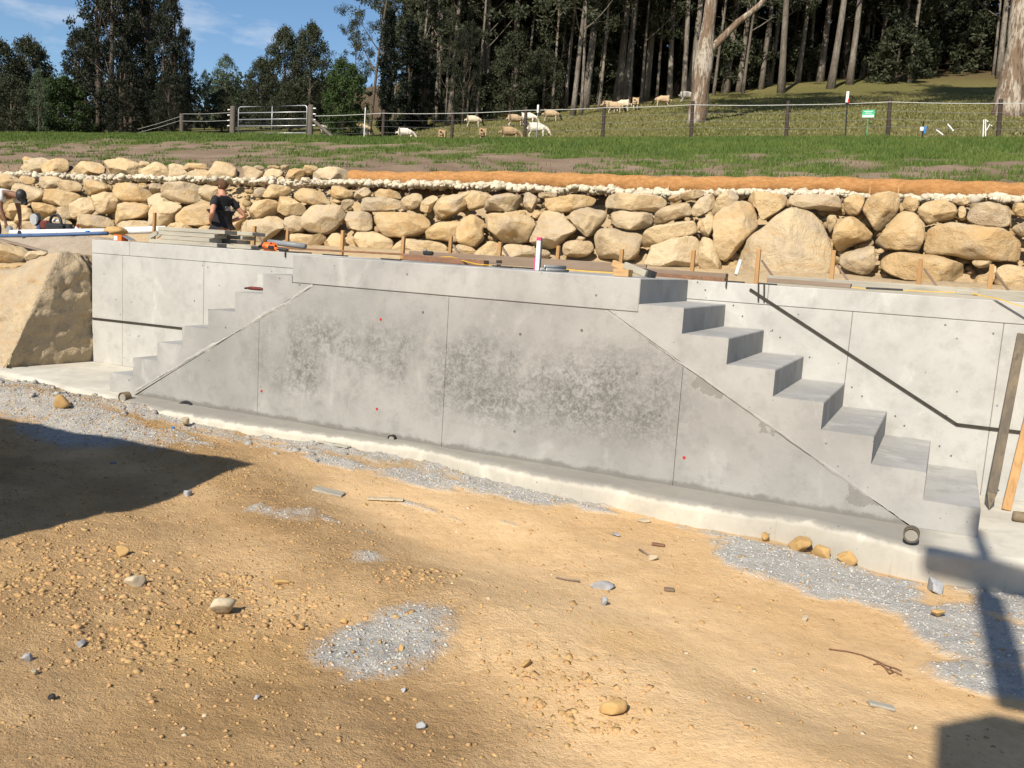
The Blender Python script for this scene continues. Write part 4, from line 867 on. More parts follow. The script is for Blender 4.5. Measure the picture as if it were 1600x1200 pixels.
# marker stakes and signs on the crest
def marker(name, lab, px, ty, by, Y, r, mat, extra=None):
    b, t = onY(px-(by-ty)*0.05, by, Y), onY(px, ty, Y); e = thing(name, lab, 'stake', b)
    MB().tube([b-(0, 0, 0.3), t], r, 8).obj('stake', mat, e)
    if extra: extra(e, t, b)
    return e
marker('marker_stake', 'thin white marker rod between gate and first fence post', 571, 168, 213, FY-0.15, 0.022, M['white'])
marker('marker_stake', 'thin grey rod with a white tip beside a grazing sheep', 841, 166, 217, FY-0.2, 0.020, M['grey_pl'], lambda e, t, b: MB().box((t[0], t[1], t[2]-0.10), (0.07, 0.07, 0.30), None, 0.01).obj('white_tip', M['white'], e))
def redwhite(e, t, b):
    MB().box((t[0], t[1]-0.02, t[2]-0.14), (0.09, 0.05, 0.36), None, 0.008).obj('white_tip', M['white'], e); MB().box((t[0]+0.045, t[1]-0.03, t[2]-0.27), (0.05, 0.05, 0.14), None, 0.006).obj('red_flag', M['red'], e)
marker('marker_stake', 'black steel picket with a white and red cap on the fence', 1325, 145, 209, FY-0.1, 0.022, M['black'], redwhite)
def signb(e, t, b):
    p0, p1 = onY(1348, 172, FY-0.12), onY(1366, 184, FY-0.12); w, h = p1[0]-p0[0], p0[2]-p1[2]; c = ((p0[0]+p1[0])/2, FY-0.14, (p0[2]+p1[2])/2)
    MB().box(c, (w, 0.012, h), None, 0.002).obj('board', M['tealsign'], e)
    MB().box((c[0], c[1]-0.009, c[2]-h*0.30), (w*0.92, 0.004, h*0.30), None, 0).obj('white_panel', M['white'], e)
    for k, ww in enumerate((0.7, 0.5)): MB().box((c[0], c[1]-0.009, c[2]+h*(0.30-0.22*k)), (w*ww, 0.004, h*0.07), None, 0).obj('text_line', M['white'], e)
e = marker('sign', 'small green and white sign on a thin stake by the fence', 1357, 173, 213, FY-0.1, 0.014, M['tealsign'], signb); e['category'] = 'sign'
def bw(e, t, b):
    MB().box((b[0]-0.05, b[1]-0.05, b[2]+0.18), (0.12, 0.06, 0.14), None, 0.02).obj('white_box', M['white'], e); MB().box((b[0]+0.05, b[1]-0.03, b[2]+0.16), (0.07, 0.05, 0.24), None, 0.01).obj('blue_box', M['bluebright'], e)
marker('marker_stake', 'short dark stake with white and blue boxes at the fence line', 1443, 189, 211, FY+0.3, 0.025, M['black'], bw)
for lab, p0, p1 in [('thin white stick lying on the dry grass, lower of the pair', (1463, 203), (1474, 211)), ('thin white stick propped on the dry grass, upper of the pair', (1481, 194), (1490, 205))]:
    o = MB().tube([onY(*p0, FY+0.5), onY(*p1, FY+0.3)], 0.022, 6).obj('white_stick', M['white']); tag(o, lab, 'stick')
e = thing('white_pipe_frame', 'white plastic pipe stands with hooked tops in the grass', 'pipe stand', onY(1540, 213, FY-0.1))
for pts in ([(1536, 214), (1537, 187), (1541, 187)], [(1540, 213), (1540, 187), (1544, 190)], [(1541, 204), (1547, 194), (1550, 197)]):
    MB().tube([onY(a, b, FY-0.1) for a, b in pts], 0.018, 6).obj('pipe', M['white'], e)

# ------------------------------------------------------------------ grass on the bank
rng = np.random.default_rng(21)
def blades(x, y, z, h, w, rng, lean=0.5):
    n = len(x); a = rng.uniform(0, 2*math.pi, n); l = rng.uniform(0.1, lean, n)*h; b = rng.uniform(0, 2*math.pi, n)
    P0 = np.stack([x-np.cos(a)*w, y-np.sin(a)*w, z], 1); P1 = np.stack([x+np.cos(a)*w, y+np.sin(a)*w, z], 1); P2 = np.stack([x+np.cos(b)*l, y+np.sin(b)*l, z+h], 1)
    return np.stack([P0, P1, P2], 1).reshape(-1, 3), np.arange(3*n).reshape(-1, 3)
def grass_mat(name, a, b, c):
    t = NT(name); n = t.noise(0.5, 4, 0.6); n2 = t.noise(9, 2, 0.5); col = t.mix(t.mapr(n, 0.35, 0.65), a, b); col = t.mix(t.mapr(n2, 0.45, 0.75), col, c)
    return t.done(col, 0.75, None, 0, 0.15)
M['grass'] = grass_mat('green_grass', (0.060, 0.105, 0.020), (0.095, 0.135, 0.028), (0.14, 0.165, 0.05))
n = 330000
xx = rng.uniform(-46, 14, n); yy = CR_Y+0.4-17*rng.uniform(0, 1, n)**1.7
g = grass_w(xx, yy); keep = rng.uniform(0, 1, n) < g*g*(0.25+0.75*sstep(14, 24, yy)); xx, yy, g = xx[keep], yy[keep], g[keep]
h = rng.uniform(0.05, 0.13, len(xx))*(0.6+0.6*g)*(1+0.6*np.clip(fbm(xx*0.7, yy*0.7, o=3, seed=22), 0, 1)); V, Fq = blades(xx, yy, bank_z(xx, yy)-0.01, h, 0.012+0.008*rng.uniform(0, 1, len(xx)), rng)
tag(mk('grass', V, Fq, M['grass'], None), 'green grass growing on the soil bank below the fence', 'grass', kind='stuff')
nt = 1500; tx = rng.uniform(-34, 12, nt); ty = rng.uniform(10.3, 22, nt); kp = rng.uniform(0, 1, nt) < (0.4+0.6*sstep(-12, -2, tx))*(0.35+0.65*(fbm(tx*.5, ty*.5, o=3, seed=160) > 0)); tx, ty = tx[kp], ty[kp]
xx = np.repeat(tx, 70)+rng.normal(0, 1, 70*len(tx))*np.repeat(rng.uniform(.08, .32, len(tx)), 70); yy = np.repeat(ty, 70)+rng.normal(0, 1, 70*len(tx))*np.repeat(rng.uniform(.06, .22, len(tx)), 70); ok = yy > 10.1; xx, yy = xx[ok], yy[ok]
V, Fq = blades(xx, yy, bank_z(xx, yy)-0.01, rng.uniform(.04, .14, len(xx)), .010+.008*rng.uniform(0, 1, len(xx)), rng)
tag(mk('grass_tufts', V, Fq, M['grass'], None), 'scattered grass tufts on the bare soil above the coir log', 'grass', kind='stuff')
M['drygrass'] = grass_mat('dry_paddock_grass', (0.17, 0.155, 0.055), (0.12, 0.13, 0.04), (0.30, 0.26, 0.14))
n = 90000; xx = rng.uniform(-32, 26, n); yy = rng.uniform(27, 62, n); V, Fq = blades(xx, yy, hill_z(xx, yy)-0.02, rng.uniform(0.04, 0.14, n), rng.uniform(0.02, 0.05, n), rng, 1.2)
tag(mk('dry_grass', V, Fq, M['drygrass'], None), 'short dry grass and leaf litter on the sheep paddock', 'grass', kind='stuff')

# ------------------------------------------------------------------ skinned figures (sheep, people)
def skin_mesh(name, nodes, edges, root=0, sub=2):
    me = bpy.data.meshes.new(name); me.from_pydata([n[0] for n in nodes], edges, []); o = bpy.data.objects.new(name, me); COL.objects.link(o)
    md = o.modifiers.new('s', 'SKIN'); md.use_smooth_shade = True; md.branch_smoothing = 0.6
    for i, nd in enumerate(nodes):
        r = nd[1]; r = (r, r) if isinstance(r, (int, float)) else r
        me.skin_vertices[0].data[i].radius = r; me.skin_vertices[0].data[i].use_root = (i == root)
    ss = o.modifiers.new('u', 'SUBSURF'); ss.levels = sub; ss.render_levels = sub
    dg = bpy.context.evaluated_depsgraph_get(); dg.update(); ev = bpy.data.meshes.new_from_object(o.evaluated_get(dg)); ev.name = name
    bpy.data.objects.remove(o); return ev
def sheep_mesh(pose):
    # nose towards +x, feet at z=0
    N = [((-0.40, 0, 0.52), (0.20, 0.22)), ((-0.18, 0, 0.53), (0.25, 0.27)), ((0.10, 0, 0.52), (0.26, 0.28)), ((0.32, 0, 0.54), (0.20, 0.22))]
    E = [(0, 1), (1, 2), (2, 3)]
    if pose == 'graze': hd = [((0.48, 0, 0.50), 0.10), ((0.60, 0, 0.34), 0.075), ((0.66, 0, 0.22), 0.07), ((0.73, 0, 0.08), 0.04)]
    else: hd = [((0.50, 0, 0.66), 0.10), ((0.60, 0, 0.76), 0.08), ((0.68, 0, 0.76), 0.075), ((0.82, 0, 0.68), 0.045)]
    b = len(N); N += hd; E += [(3, b), (b, b+1), (b+1, b+2), (b+2, b+3)]
    for s in (-1, 1):
        b = len(N); hx = hd[2][0]; N += [((hx[0]-0.03, s*0.07, hx[2]+0.04), 0.025), ((hx[0]-0.07, s*0.16, hx[2]+0.0), 0.022)]; E += [(6, b), (b, b+1)]
    for sx, par in ((-0.38, 0), (0.30, 3)):
        for s in (-1, 1):
            b = len(N); k = 0.05 if sx < 0 else -0.01
            N += [((sx, s*0.11, 0.42), 0.075), ((sx+k, s*0.11, 0.27), 0.045), ((sx-k*0.8, s*0.11, 0.14), 0.03), ((sx-k*0.5, s*0.11, 0.0), 0.032)]; E += [(par, b), (b, b+1), (b+1, b+2), (b+2, b+3)]
    b = len(N); N += [((-0.59, 0, 0.48), 0.04), ((-0.63, 0, 0.36), 0.03)]; E += [(0, b), (b, b+1)]
    me = skin_mesh('sheep', N, E, 1, 2)
    n = len(me.vertices); co = np.zeros(n*3); me.vertices.foreach_get('co', co); co = co.reshape(-1, 3)
    wool = (co[:, 2] > 0.30) & (co[:, 0] < 0.42); d = 0.035*fbm(co[:, 0]*14, co[:, 1]*14, co[:, 2]*14, o=2, seed=3)*wool
    co = co+d[:, None]*np.sign(co-np.array([0, 0, .55])); me.vertices.foreach_set('co', co.ravel().astype(np.float32))
    dark = sstep(0.47, 0.53, co[:, 0]); c = np.stack([dark, (co[:, 2] < 0.26)*1.0, 0*dark], 1); setcol(me, c)
    return me
def wool_mat(name, base, headc):
    t = NT(name); a = t.attr(); s = t.n.new('ShaderNodeSeparateColor'); t.l.new(a, s.inputs[0]); n = t.noise(9, 5, 0.7)
    col = t.mix(t.mapr(n, 0.4, 0.7), base, tuple(c*0.68 for c in base)); col = t.mix(t.math('MULTIPLY', s.outputs[1], 0.5), col, (0.55, 0.5, 0.42)); col = t.mix(s.outputs[0], col, headc)
    return t.done(col, 0.95, t.bump(t.noise(30, 3), 0.8, 0.02), 0, 0.05)
M['wool_tan'] = wool_mat('tan_wool_black_head', (0.50, 0.37, 0.23), (0.016, 0.014, 0.013)); M['wool_cream'] = wool_mat('cream_wool_black_head', (0.66, 0.56, 0.40), (0.016, 0.014, 0.013))
M['wool_white'] = wool_mat('white_wool', (0.72, 0.66, 0.55), (0.60, 0.5, 0.4)); M['wool_brown'] = wool_mat('brown_wool', (0.40, 0.28, 0.16), (0.34, 0.24, 0.15))
SM = {}
for pose in ('graze', 'stand'):
    for mt in ('wool_tan', 'wool_cream', 'wool_white', 'wool_brown'):
        me = sheep_mesh(pose) if (pose, 'wool_tan') not in SM else SM[(pose, 'wool_tan')].copy(); me.materials.clear(); me.materials.append(M[mt]); SM[(pose, mt)] = me
def sheep(px, py, length_px, pose, mt, ang, lab, sink=0.0):
    """py = pixel row of the feet; ang = heading in degrees from picture right, towards the hill"""
    p = hill_hit(px, 46, 120, py)
    if p is None: p = at(px, py, 52)
    d = np.dot(p-CAM, FWD); 
    o = bpy.data.objects.new('sheep', SM[(pose, mt)]); COL.objects.link(o); s = 1.0
    o.location = (p[0], p[1], float(hill_z(p[0], p[1])[0])-sink); o.scale = (s, s, s); o.rotation_euler = (0, 0, YAW+math.radians(ang)); tag(o, lab, 'sheep', 'sheep on the paddock'); return d
SH = [(740, 199, 'graze', 'wool_cream', 0, 'cream sheep with a black head grazing, first fence posts below it'), (805, 198, 'graze', 'wool_tan', 15, 'tan sheep grazing half behind a dark fence post'), (826, 195, 'graze', 'wool_white', -20, 'pale sheep with its dark head showing right of a fence post'),
      (861, 190, 'graze', 'wool_tan', -5, 'tan sheep with dark head grazing alone near the white-tipped rod'), (952, 176, 'graze', 'wool_tan', 10, 'tan sheep standing at the left of the huddled group'), (961, 178, 'graze', 'wool_tan', -10, 'dark-headed tan sheep in the middle of the huddled group'), (972, 174, 'graze', 'wool_cream', 160, 'pale sheep at the right of the huddled group'),
      (993, 172, 'graze', 'wool_tan', 80, 'tan sheep grazing tail-on near tall pale trunks'), (1034, 167, 'graze', 'wool_tan', 170, 'tan sheep grazing at the forest edge'), (1073, 160, 'stand', 'wool_white', 10, 'white sheep half hidden by the thick gum trunk'),
      (568, 212, 'graze', 'wool_tan', -15, 'tan sheep with a dark head behind the thin white rod'), (562, 219, 'graze', 'wool_cream', 180, 'cream sheep low in the grass beside the thin white rod'), (634, 220, 'graze', 'wool_white', 10, 'white sheep low behind the crest between two fence posts'),
      (691, 224, 'graze', 'wool_brown', 90, 'brown sheep seen tail-on with only its back above the grass'), (753, 222, 'graze', 'wool_brown', 95, 'brown sheep whose rump alone shows over the crest'), (797, 221, 'graze', 'wool_brown', 0, 'brown sheep low behind the crest left of a dark post'),
      (839, 219, 'graze', 'wool_white', -5, 'white sheep with a dark head low behind the white-tipped rod'), (506, 214, 'stand', 'wool_white', 100, 'white sheep behind the stay pole of the gate')]
for px, py, pose, mt, ang, lab in SH: sheep(px, py, 28, pose, mt, ang, lab)

# ------------------------------------------------------------------ trees
def leaf_mat(name, a, b, c, trans=0.25):
    t = NT(name); r = t.rnd(); t.shiftco(11); n = t.noise(0.7, 3, 0.6); n2 = t.noise(14, 2, 0.5)
    col = t.mix(t.mapr(n, 0.35, 0.65), a, b); col = t.mix(t.math('MULTIPLY', t.mapr(n2, 0.5, 0.75), 0.8), col, c); col = t.mix(t.math('MULTIPLY', r, 0.45), col, tuple(x*0.5 for x in a))
    return t.done(col, 0.6, None, 0, 0.2)
M['leaf_euc'] = leaf_mat('gum_leaves', (0.034, 0.042, 0.020), (0.052, 0.060, 0.030), (0.105, 0.110, 0.070))
M['leaf_dark'] = leaf_mat('dark_conifer_leaves', (0.013, 0.018, 0.009), (0.022, 0.027, 0.013), (0.042, 0.044, 0.024))
M['leaf_cyp'] = leaf_mat('cypress_leaves', (0.008, 0.013, 0.008), (0.012, 0.018, 0.010), (0.018, 0.024, 0.013))
M['leaf_green'] = leaf_mat('broad_green_leaves', (0.030, 0.052, 0.014), (0.042, 0.070, 0.018), (0.085, 0.125, 0.03))
M['leaf_light'] = leaf_mat('pale_wattle_leaves', (0.055, 0.080, 0.038), (0.075, 0.105, 0.05), (0.13, 0.16, 0.085))
def bark_mat(name, a, b, c):
    t = NT(name); t.shiftco(19); co = t.mapping((1, 1, 0.22)); n = t.noise(3.0, 5, 0.65, co); n2 = t.noise(14, 5, 0.7, co)
    col = t.mix(t.mapr(n, 0.44, 0.54), a, b); col = t.mix(t.math('MULTIPLY', t.mapr(n2, 0.48, 0.62), 0.8), col, c); col = t.mix(t.math('MULTIPLY', t.rnd(), 0.45), col, c)
    return t.done(col, 0.9, t.bump(t.math('ADD', n, t.math('MULTIPLY', n2, 0.6)), 0.9, 0.06), 0, 0.1)
M['bark_pale'] = bark_mat('pale_gum_bark', (0.27, 0.24, 0.20), (0.18, 0.155, 0.125), (0.075, 0.062, 0.05)); M['bark_dark'] = bark_mat('dark_bark', (0.10, 0.08, 0.06), (0.07, 0.055, 0.042), (0.15, 0.125, 0.10))
M['bark_gum'] = bark_mat('shedding_gum_bark', (0.44, 0.385, 0.31), (0.20, 0.14, 0.095), (0.085, 0.06, 0.04))
def leaves(C, R, per, size, rng, flat=0.7, droop=0.0, aspect=0.38):
    n = len(C); k = per; P = rng.normal(size=(n, k, 3)); P /= np.linalg.norm(P, axis=-1, keepdims=True); P *= rng.uniform(0, 1, (n, k, 1))**0.45
    P = P*np.array([1, 1, flat])*np.asarray(R)[:, None, None]+np.asarray(C)[:, None]; P = P.reshape(-1, 3); m = len(P)
    u = rng.normal(size=(m, 3)); u[:, 2] -= droop; u /= np.linalg.norm(u, axis=1)[:, None]; v = np.cross(u, rng.normal(size=(m, 3))); v /= np.linalg.norm(v, axis=1)[:, None]
    s = size*rng.uniform(0.6, 1.3, (m, 1)); w = s*aspect
    Q = np.stack([P-v*w*0.5, P+u*s*0.5-v*w*0.4, P+u*s, P+u*s*0.5+v*w*0.6], 1).reshape(-1, 3)
    return Q, np.arange(4*m).reshape(-1, 4)
def euc(seed, H, r0, first, spread, nb, per, lsize, lean=0.0, clump=1.0, twigs=1, limbs=(), gnarl=0.0):
    rng = np.random.default_rng(seed); mb = MB(); n = 12 if not gnarl else 40; ph = rng.uniform(0, 6)
    zz = np.linspace(-0.4, H*0.93, n); px = lean*zz/H*H*0.12+0.25*np.sin(zz*0.23+ph)*zz/H; py = 0.25*np.cos(zz*0.19+ph)*zz/H
    rr = r0*(1-0.82*np.clip(zz/H, 0, 1)**0.9)*(1+0.35*np.exp(-np.clip(zz, 0, 9)/0.6)); path = np.stack([px, py, zz], 1)
    if gnarl: rr = rr*(1+gnarl*fbm(zz*0.9, zz*0, o=4, seed=seed, gain=.6)); path[:, 0] += 0.35*gnarl*fbm(zz*0.5, zz*0+3, o=3, seed=seed+1); path[:, 1] += 0.35*gnarl*fbm(zz*0.5, zz*0+7, o=3, seed=seed+2)
    mb.tube(path, rr, 11 if not gnarl else 18); C, R = [], []
    for lh, ld, LL, lr in limbs:
        p0 = np.array([np.interp(lh, zz, path[:, k]) for k in range(3)]); ld = np.array(ld, float); ld /= np.linalg.norm(ld); s_ = np.linspace(0, 1, 14)
        pts = p0+ld*LL*s_[:, None]+np.stack([0*s_, 0*s_, 0.35*LL*s_**2], 1)+0.10*np.stack([fbm(s_*5, s_*0+j, o=3, seed=seed+j) for j in range(3)], 1)*LL*s_[:, None]; mb.tube(pts, lr*(1-.75*s_), 10); C += [pts[-1], pts[-3]]; R += [clump, clump]
    for b in range(nb):
        h = H*(first+(0.95-first)*((b+rng.uniform(0, .8))/nb)); i = np.interp(h, zz, np.arange(n)); p0 = np.array([np.interp(h, zz, path[:, k]) for k in range(3)])
        a = b*2.4+rng.uniform(-.5, .5); L = spread*(1.15-0.55*(h/H))*rng.uniform(0.6, 1.15); up = rng.uniform(0.35, 0.95); d = np.array([math.cos(a), math.sin(a), up]); d /= np.linalg.norm(d)
        s = np.linspace(0, 1, 6); bend = np.array([0, 0, 1])*0.28*L; side = np.array([-math.sin(a), math.cos(a), 0])*rng.uniform(-.25, .25)*L
        pts = p0+d*L*s[:, None]+bend*(s**2)[:, None]+side*(s**2)[:, None]; rb = np.interp(h, zz, rr)*0.5
        mb.tube(pts, rb*(1-0.82*s)+0.008, 6, False); C.append(pts[-1]); R.append(clump*rng.uniform(.7, 1.15))
        for t in range(3*twigs):
            q = pts[rng.integers(2, 6)]; e = q+rng.normal(size=3)*np.array([1, 1, .6])*L*0.30+(0, 0, 0.12*L); mb.tube([q, (q+e)/2+rng.normal(size=3)*0.06*L, e], [rb*0.32, rb*0.2, 0.006], 5, False); C.append(e); R.append(clump*rng.uniform(.55, 1.0))
    C.append(path[-1]); R.append(clump)
    V, Fq = leaves(np.array(C), np.array(R), per, lsize, rng, 0.62, 0.5)
    return mesh_np('trunk', mb.V, mb.F), mesh_np('crown', V, Fq)
def blob_tree(seed, H, W, r0, n, per, lsize, base=0.08, shape='dome', droop=0.2, trunks=1):
    rng = np.random.default_rng(seed); mb = MB(); C, R = [], []
    for i in range(n):
        s = rng.uniform(0, 1)**0.85; h = base+(1-base)*s
        prof = {'dome': math.sin(math.pi*min(1, 0.16+0.84*s))**0.6 if s > .25 else 0.85, 'col': (0.9 if s < .6 else 1.0-1.0*(s-.6)/.4*0.88), 'wide': 0.75+0.35*math.sin(math.pi*s*1.1) if s < 0.92 else .4}[shape]
        a = rng.uniform(0, 6.283); q = W*prof*math.sqrt(rng.uniform(0.12, 1)); C.append((q*math.cos(a), q*math.sin(a), h*H)); R.append((0.17 if shape != 'col' else 0.22)*W*rng.uniform(.7, 1.35)+0.12)
    C = np.array(C)
    for t in range(trunks):
        ox = rng.uniform(-.3, .3)*W*(trunks > 1); pts = np.array([(ox, 0, -0.4), (ox*1.05, .05, H*.3), (ox*1.3, -.05, H*.6), (ox*1.2, 0, H*.9)]); mb.tube(pts, [r0*1.2, r0, r0*.6, r0*.15], 9)
        for c in C[rng.permutation(len(C))[:22]]:
            h = c[2]*rng.uniform(.5, .8); p = np.array([ox*1.1, 0, h]); mb.tube([p, (p+c)/2+(0, 0, .1*H*rng.uniform(0, .4)), c], [r0*.25, r0*.16, .01], 5, False)
    V, Fq = leaves(C, np.array(R), per, lsize, rng, 0.8 if shape != 'col' else 1.3, droop)
    return mesh_np('trunk', mb.V, mb.F), mesh_np('crown', V, Fq)
TT = {}
def reg(key, pair, bark, leaf):
    for me, m in zip(pair, (bark, leaf)): me.materials.append(M[m])
    pair[0].polygons.foreach_set('use_smooth', np.ones(len(pair[0].polygons), bool)); TT[key] = pair
for i in range(4): reg('euc%d' % i, euc(200+i, 24+2*i, 0.19+0.035*i, 0.26+0.06*(i % 2), 4.2, 15, 150, 0.36, 0.4*(-1)**i, 1.25), 'bark_pale', 'leaf_euc')
for i in range(2): reg('thin%d' % i, euc(220+i, 20, 0.12, 0.22, 3.0, 12, 95, 0.32, 0.3, 0.95), 'bark_pale', 'leaf_euc')
reg('airy', euc(231, 17, 0.20, 0.28, 4.2, 15, 95, 0.30, 0.9, 1.0), 'bark_dark', 'leaf_euc')
reg('big', euc(240, 26, 0.47, 0.42, 8.0, 16, 190, 0.42, -0.1, 1.9, 2, (), 0.30), 'bark_gum', 'leaf_euc')
reg('forked', euc(241, 24, 0.42, 0.40, 8.0, 16, 190, 0.42, 0.30, 1.9, 2, [(3.1, (1.0, 0.1, 0.95), 6.5, 0.20), (6.2, (-0.7, 0.3, 1.0), 5.0, 0.14)], 0.34), 'bark_gum', 'leaf_euc')
reg('dense0', blob_tree(250, 17, 3.6, 0.3, 190, 95, 0.34, 0.02, 'wide', 0.5, 2), 'bark_dark', 'leaf_dark')
reg('dense1', blob_tree(251, 15, 3.0, 0.3, 170, 95, 0.34, 0.02, 'wide', 0.5, 3), 'bark_dark', 'leaf_dark')
reg('cypress', blob_tree(252, 9, 0.72, 0.16, 120, 110, 0.22, 0.0, 'col', -0.8), 'bark_dark', 'leaf_cyp')
reg('round', blob_tree(253, 6.5, 2.6, 0.2, 130, 100, 0.26, 0.04, 'dome'), 'bark_dark', 'leaf_green')
reg('round_dark', blob_tree(254, 9, 3.6, 0.25, 150, 95, 0.30, 0.06, 'dome'), 'bark_dark', 'leaf_euc')
reg('light', blob_tree(255, 8, 2.2, 0.16, 85, 60, 0.24, 0.12, 'dome'), 'bark_dark', 'leaf_light')
reg('mid0', blob_tree(260, 13, 2.5, 0.14, 120, 75, 0.34, 0.06, 'wide', 0.5), 'bark_dark', 'leaf_dark')
reg('mid1', blob_tree(261, 11, 2.1, 0.12, 100, 75, 0.34, 0.10, 'dome', 0.5), 'bark_dark', 'leaf_euc')
reg('bush', blob_tree(256, 3.4, 1.7, 0.08, 60, 80, 0.26, 0.0, 'dome'), 'bark_dark', 'leaf_euc')
rngT = np.random.default_rng(88)
def tree(key, P, label, s=1.0, group=None, name='gum_tree', rot=None, sz=None):
    e = thing(name, label, 'tree', P, group, local=True); e.rotation_euler = (0, 0, rngT.uniform(0, 6.28) if rot is None else rot); e.scale = (s, s, s if sz is None else sz)
    for nm, me in zip(('trunk', 'crown'), TT[key]):
        o = bpy.data.objects.new(nm, me); COL.objects.link(o); o.parent = e
    return e
def gnd(px, t):
    d = ray(px, 300); d = d/np.hypot(d[0], d[1])*1.0; c = np.dot([FWD[0], FWD[1]], d[:2])/np.hypot(FWD[0], FWD[1]); L = t/max(c, .3)
    x, y = CAM[0]+d[0]*L, CAM[1]+d[1]*L; return np.array([x, y, float(hill_z(x, y)[0])-0.05])
def base_at(px, py, tmin=34, tmax=150):
    p = hill_hit(px, tmin, tmax, py); return p if p is not None else gnd(px, 75)
# two old gums on the paddock
tree('forked', base_at(1088, 191, 39), 'old gum with shedding pale bark and a forked limb, mid paddock', 1.0, None, 'gum_tree', 0.4)
tree('big', base_at(1574, 180, 37), 'massive pale-barked gum at the right end of the fence', 1.12, None, 'gum_tree', 5.2)
# named trunks along the forest edge
EDGE = [(749, 183, 'euc1'), (760, 184, 'euc0'), (820, 176, 'thin0'), (862, 177, 'thin1'), (895, 180, 'euc0'), (908, 179, 'thin0'), (936, 170, 'thin1'), (966, 163, 'euc2'), (975, 163, 'euc1'), (983, 163, 'thin0'), (1001, 159, 'thin1'), (1008, 157, 'euc0'), (1026, 156, 'thin1'), (1046, 154, 'euc1'),
        (1076, 152, 'euc2'), (1115, 148, 'thin0'), (1133, 145, 'euc3'), (1154, 143, 'euc1'), (1170, 138, 'thin1'), (1196, 134, 'euc0'), (1222, 131, 'thin0'), (1246, 128, 'euc1'), (1264, 126, 'euc0'), (1281, 127, 'euc2'), (1304, 124, 'thin1'), (1329, 122, 'euc3'), (1351, 123, 'thin0'), (1358, 122, 'thin1'), (1378, 120, 'euc0'), (1406, 122, 'euc3'), (1561, 122, 'euc1'), (1552, 116, 'thin0'), (664, 191, 'thin0'), (682, 191, 'thin1'), (694, 189, 'thin0')]
for px, py, k in EDGE:
    lab = 'tall straight pale-trunked gum at the edge of the forest'
    for lo, hi, lb in ((655, 700, 'thin dark-stemmed sapling gum right of the two cypresses'), (745, 765, 'pale twin gum trunk standing beside its pair above the first grazing sheep'), (960, 985, 'pale gum trunk in the tight clump above the huddled sheep'), (1344, 1362, 'slim reddish gum trunk standing close beside its pair'), (1400, 1412, 'thick grey gum leaning over the clearing at the forest edge'), (1545, 1565, 'slender white gum behind the massive right-hand gum')):
        if lo <= px <= hi: lab = lb
    tree(k, base_at(px, py+1, 50), lab, rngT.uniform(0.92, 1.12), 'gums along the forest edge')
# the forest behind, row upon row
nb = 0
for px in np.arange(655, 1720, 17):
    t = rngT.uniform(77, 112); P = gnd(px+rngT.uniform(-9, 9), t)
    if 1430 < px < 1540 and t < 98: continue
    tree('mid%d' % rngT.integers(0, 2), P, 'dark leafy understorey tree among the gums', rngT.uniform(0.75, 1.35), 'understorey trees in the forest', 'understorey_tree')
for row, (t, dens) in enumerate([(73, 52), (81, 48), (91, 46), (103, 44)]):
    for px in np.arange(655, 1700, dens):
        pq = px+rngT.uniform(-.45, .45)*dens; P = gnd(pq, t+rngT.uniform(-4, 4)); k = ['euc0', 'euc1', 'euc2', 'euc3', 'thin0', 'thin1'][rngT.integers(0, 6)]
        if 1420 < pq < 1545 and t < 92: continue
        if P[1] < 52: continue
        tree(k, P, 'gum tree standing deep in the shaded forest', rngT.uniform(0.85, 1.15), 'gums inside the forest'); nb += 1
for px in np.arange(650, 1700, 22):
    t = rngT.uniform(74, 100); P = gnd(px+rngT.uniform(-10, 10), t); tree('bush', P, 'dark understorey shrub between the gum trunks', rngT.uniform(0.7, 1.6), 'forest understorey shrubs', 'shrub')
# far mass of foliage closing the forest
rngF = np.random.default_rng(5); C = []; R = []
for i in range(3000):
    px = rngF.uniform(640, 1750) if i % 7 else rngF.uniform(-150, 560); t = rngF.uniform(114, 150); P = gnd(px, t); top = 40 if px > 640 else 5
    hgt = rngF.uniform(0, 1)**0.8*top*(0.45+0.55*sstep(640, 1050, px)) if px > 640 else rngF.uniform(0, 6); C.append(P+(0, 0, hgt)); R.append(rngF.uniform(1.4, 3.0))
V, Fq = leaves(np.array(C), np.array(R), 55, 0.75, rngF, 0.8, 0.3, 0.6)
tag(mk('distant_forest', V, Fq, M['leaf_dark'], None), 'far dark mass of forest foliage behind the gums', 'forest', kind='stuff')
# trees left of the forest
def ttree(key, px, t, top_py, label, name, group=None, H=None, sxy=1.0, rot=None):
    P = gnd(px, t); zt = at(px, top_py, t)[2]; s = (zt-P[2])/H; return tree(key, P, label, s*sxy, group, name, rot, s)
ttree('dense0', 165, 58, -60, 'tall dense dark tree left of the pale clouds gap, its crown past the frame', 'dark_tree', None, 17, 0.80)
ttree('dense1', 232, 62, -75, 'tall dark tree in the middle of the left clump', 'dark_tree', None, 15, 0.62)
ttree('dense0', 262, 57, 10, 'tall dark tree at the right edge of the left clump', 'dark_tree', None, 17, 0.60)
ttree('dense1', 196, 66, -20, 'tall dark tree behind the left clump', 'dark_tree', None, 15, 0.8)
ttree('dense0', 285, 63, 60, 'dark tree behind the right shoulder of the left clump', 'dark_tree', None, 17, 0.55)
ttree('dense1', 130, 60, 60, 'dark tree on the left flank of the tall clump', 'dark_tree', None, 15, 0.9)
ttree('dense1', 200, 54, 110, 'low dark spreading tree at the foot of the tall clump', 'dark_tree', None, 15, 1.2)
ttree('dense0', 268, 53, 130, 'low dark bushy tree beside the left fence post', 'dark_tree', None, 17, 1.1)
ttree('round', 98, 55, 128, 'mid green leafy tree left of the dark clump', 'leafy_tree', None, 6.5, 1.1)
ttree('round_dark', 48, 60, 76, 'dark round-topped tree near the left edge', 'dark_tree', None, 9, 0.75)
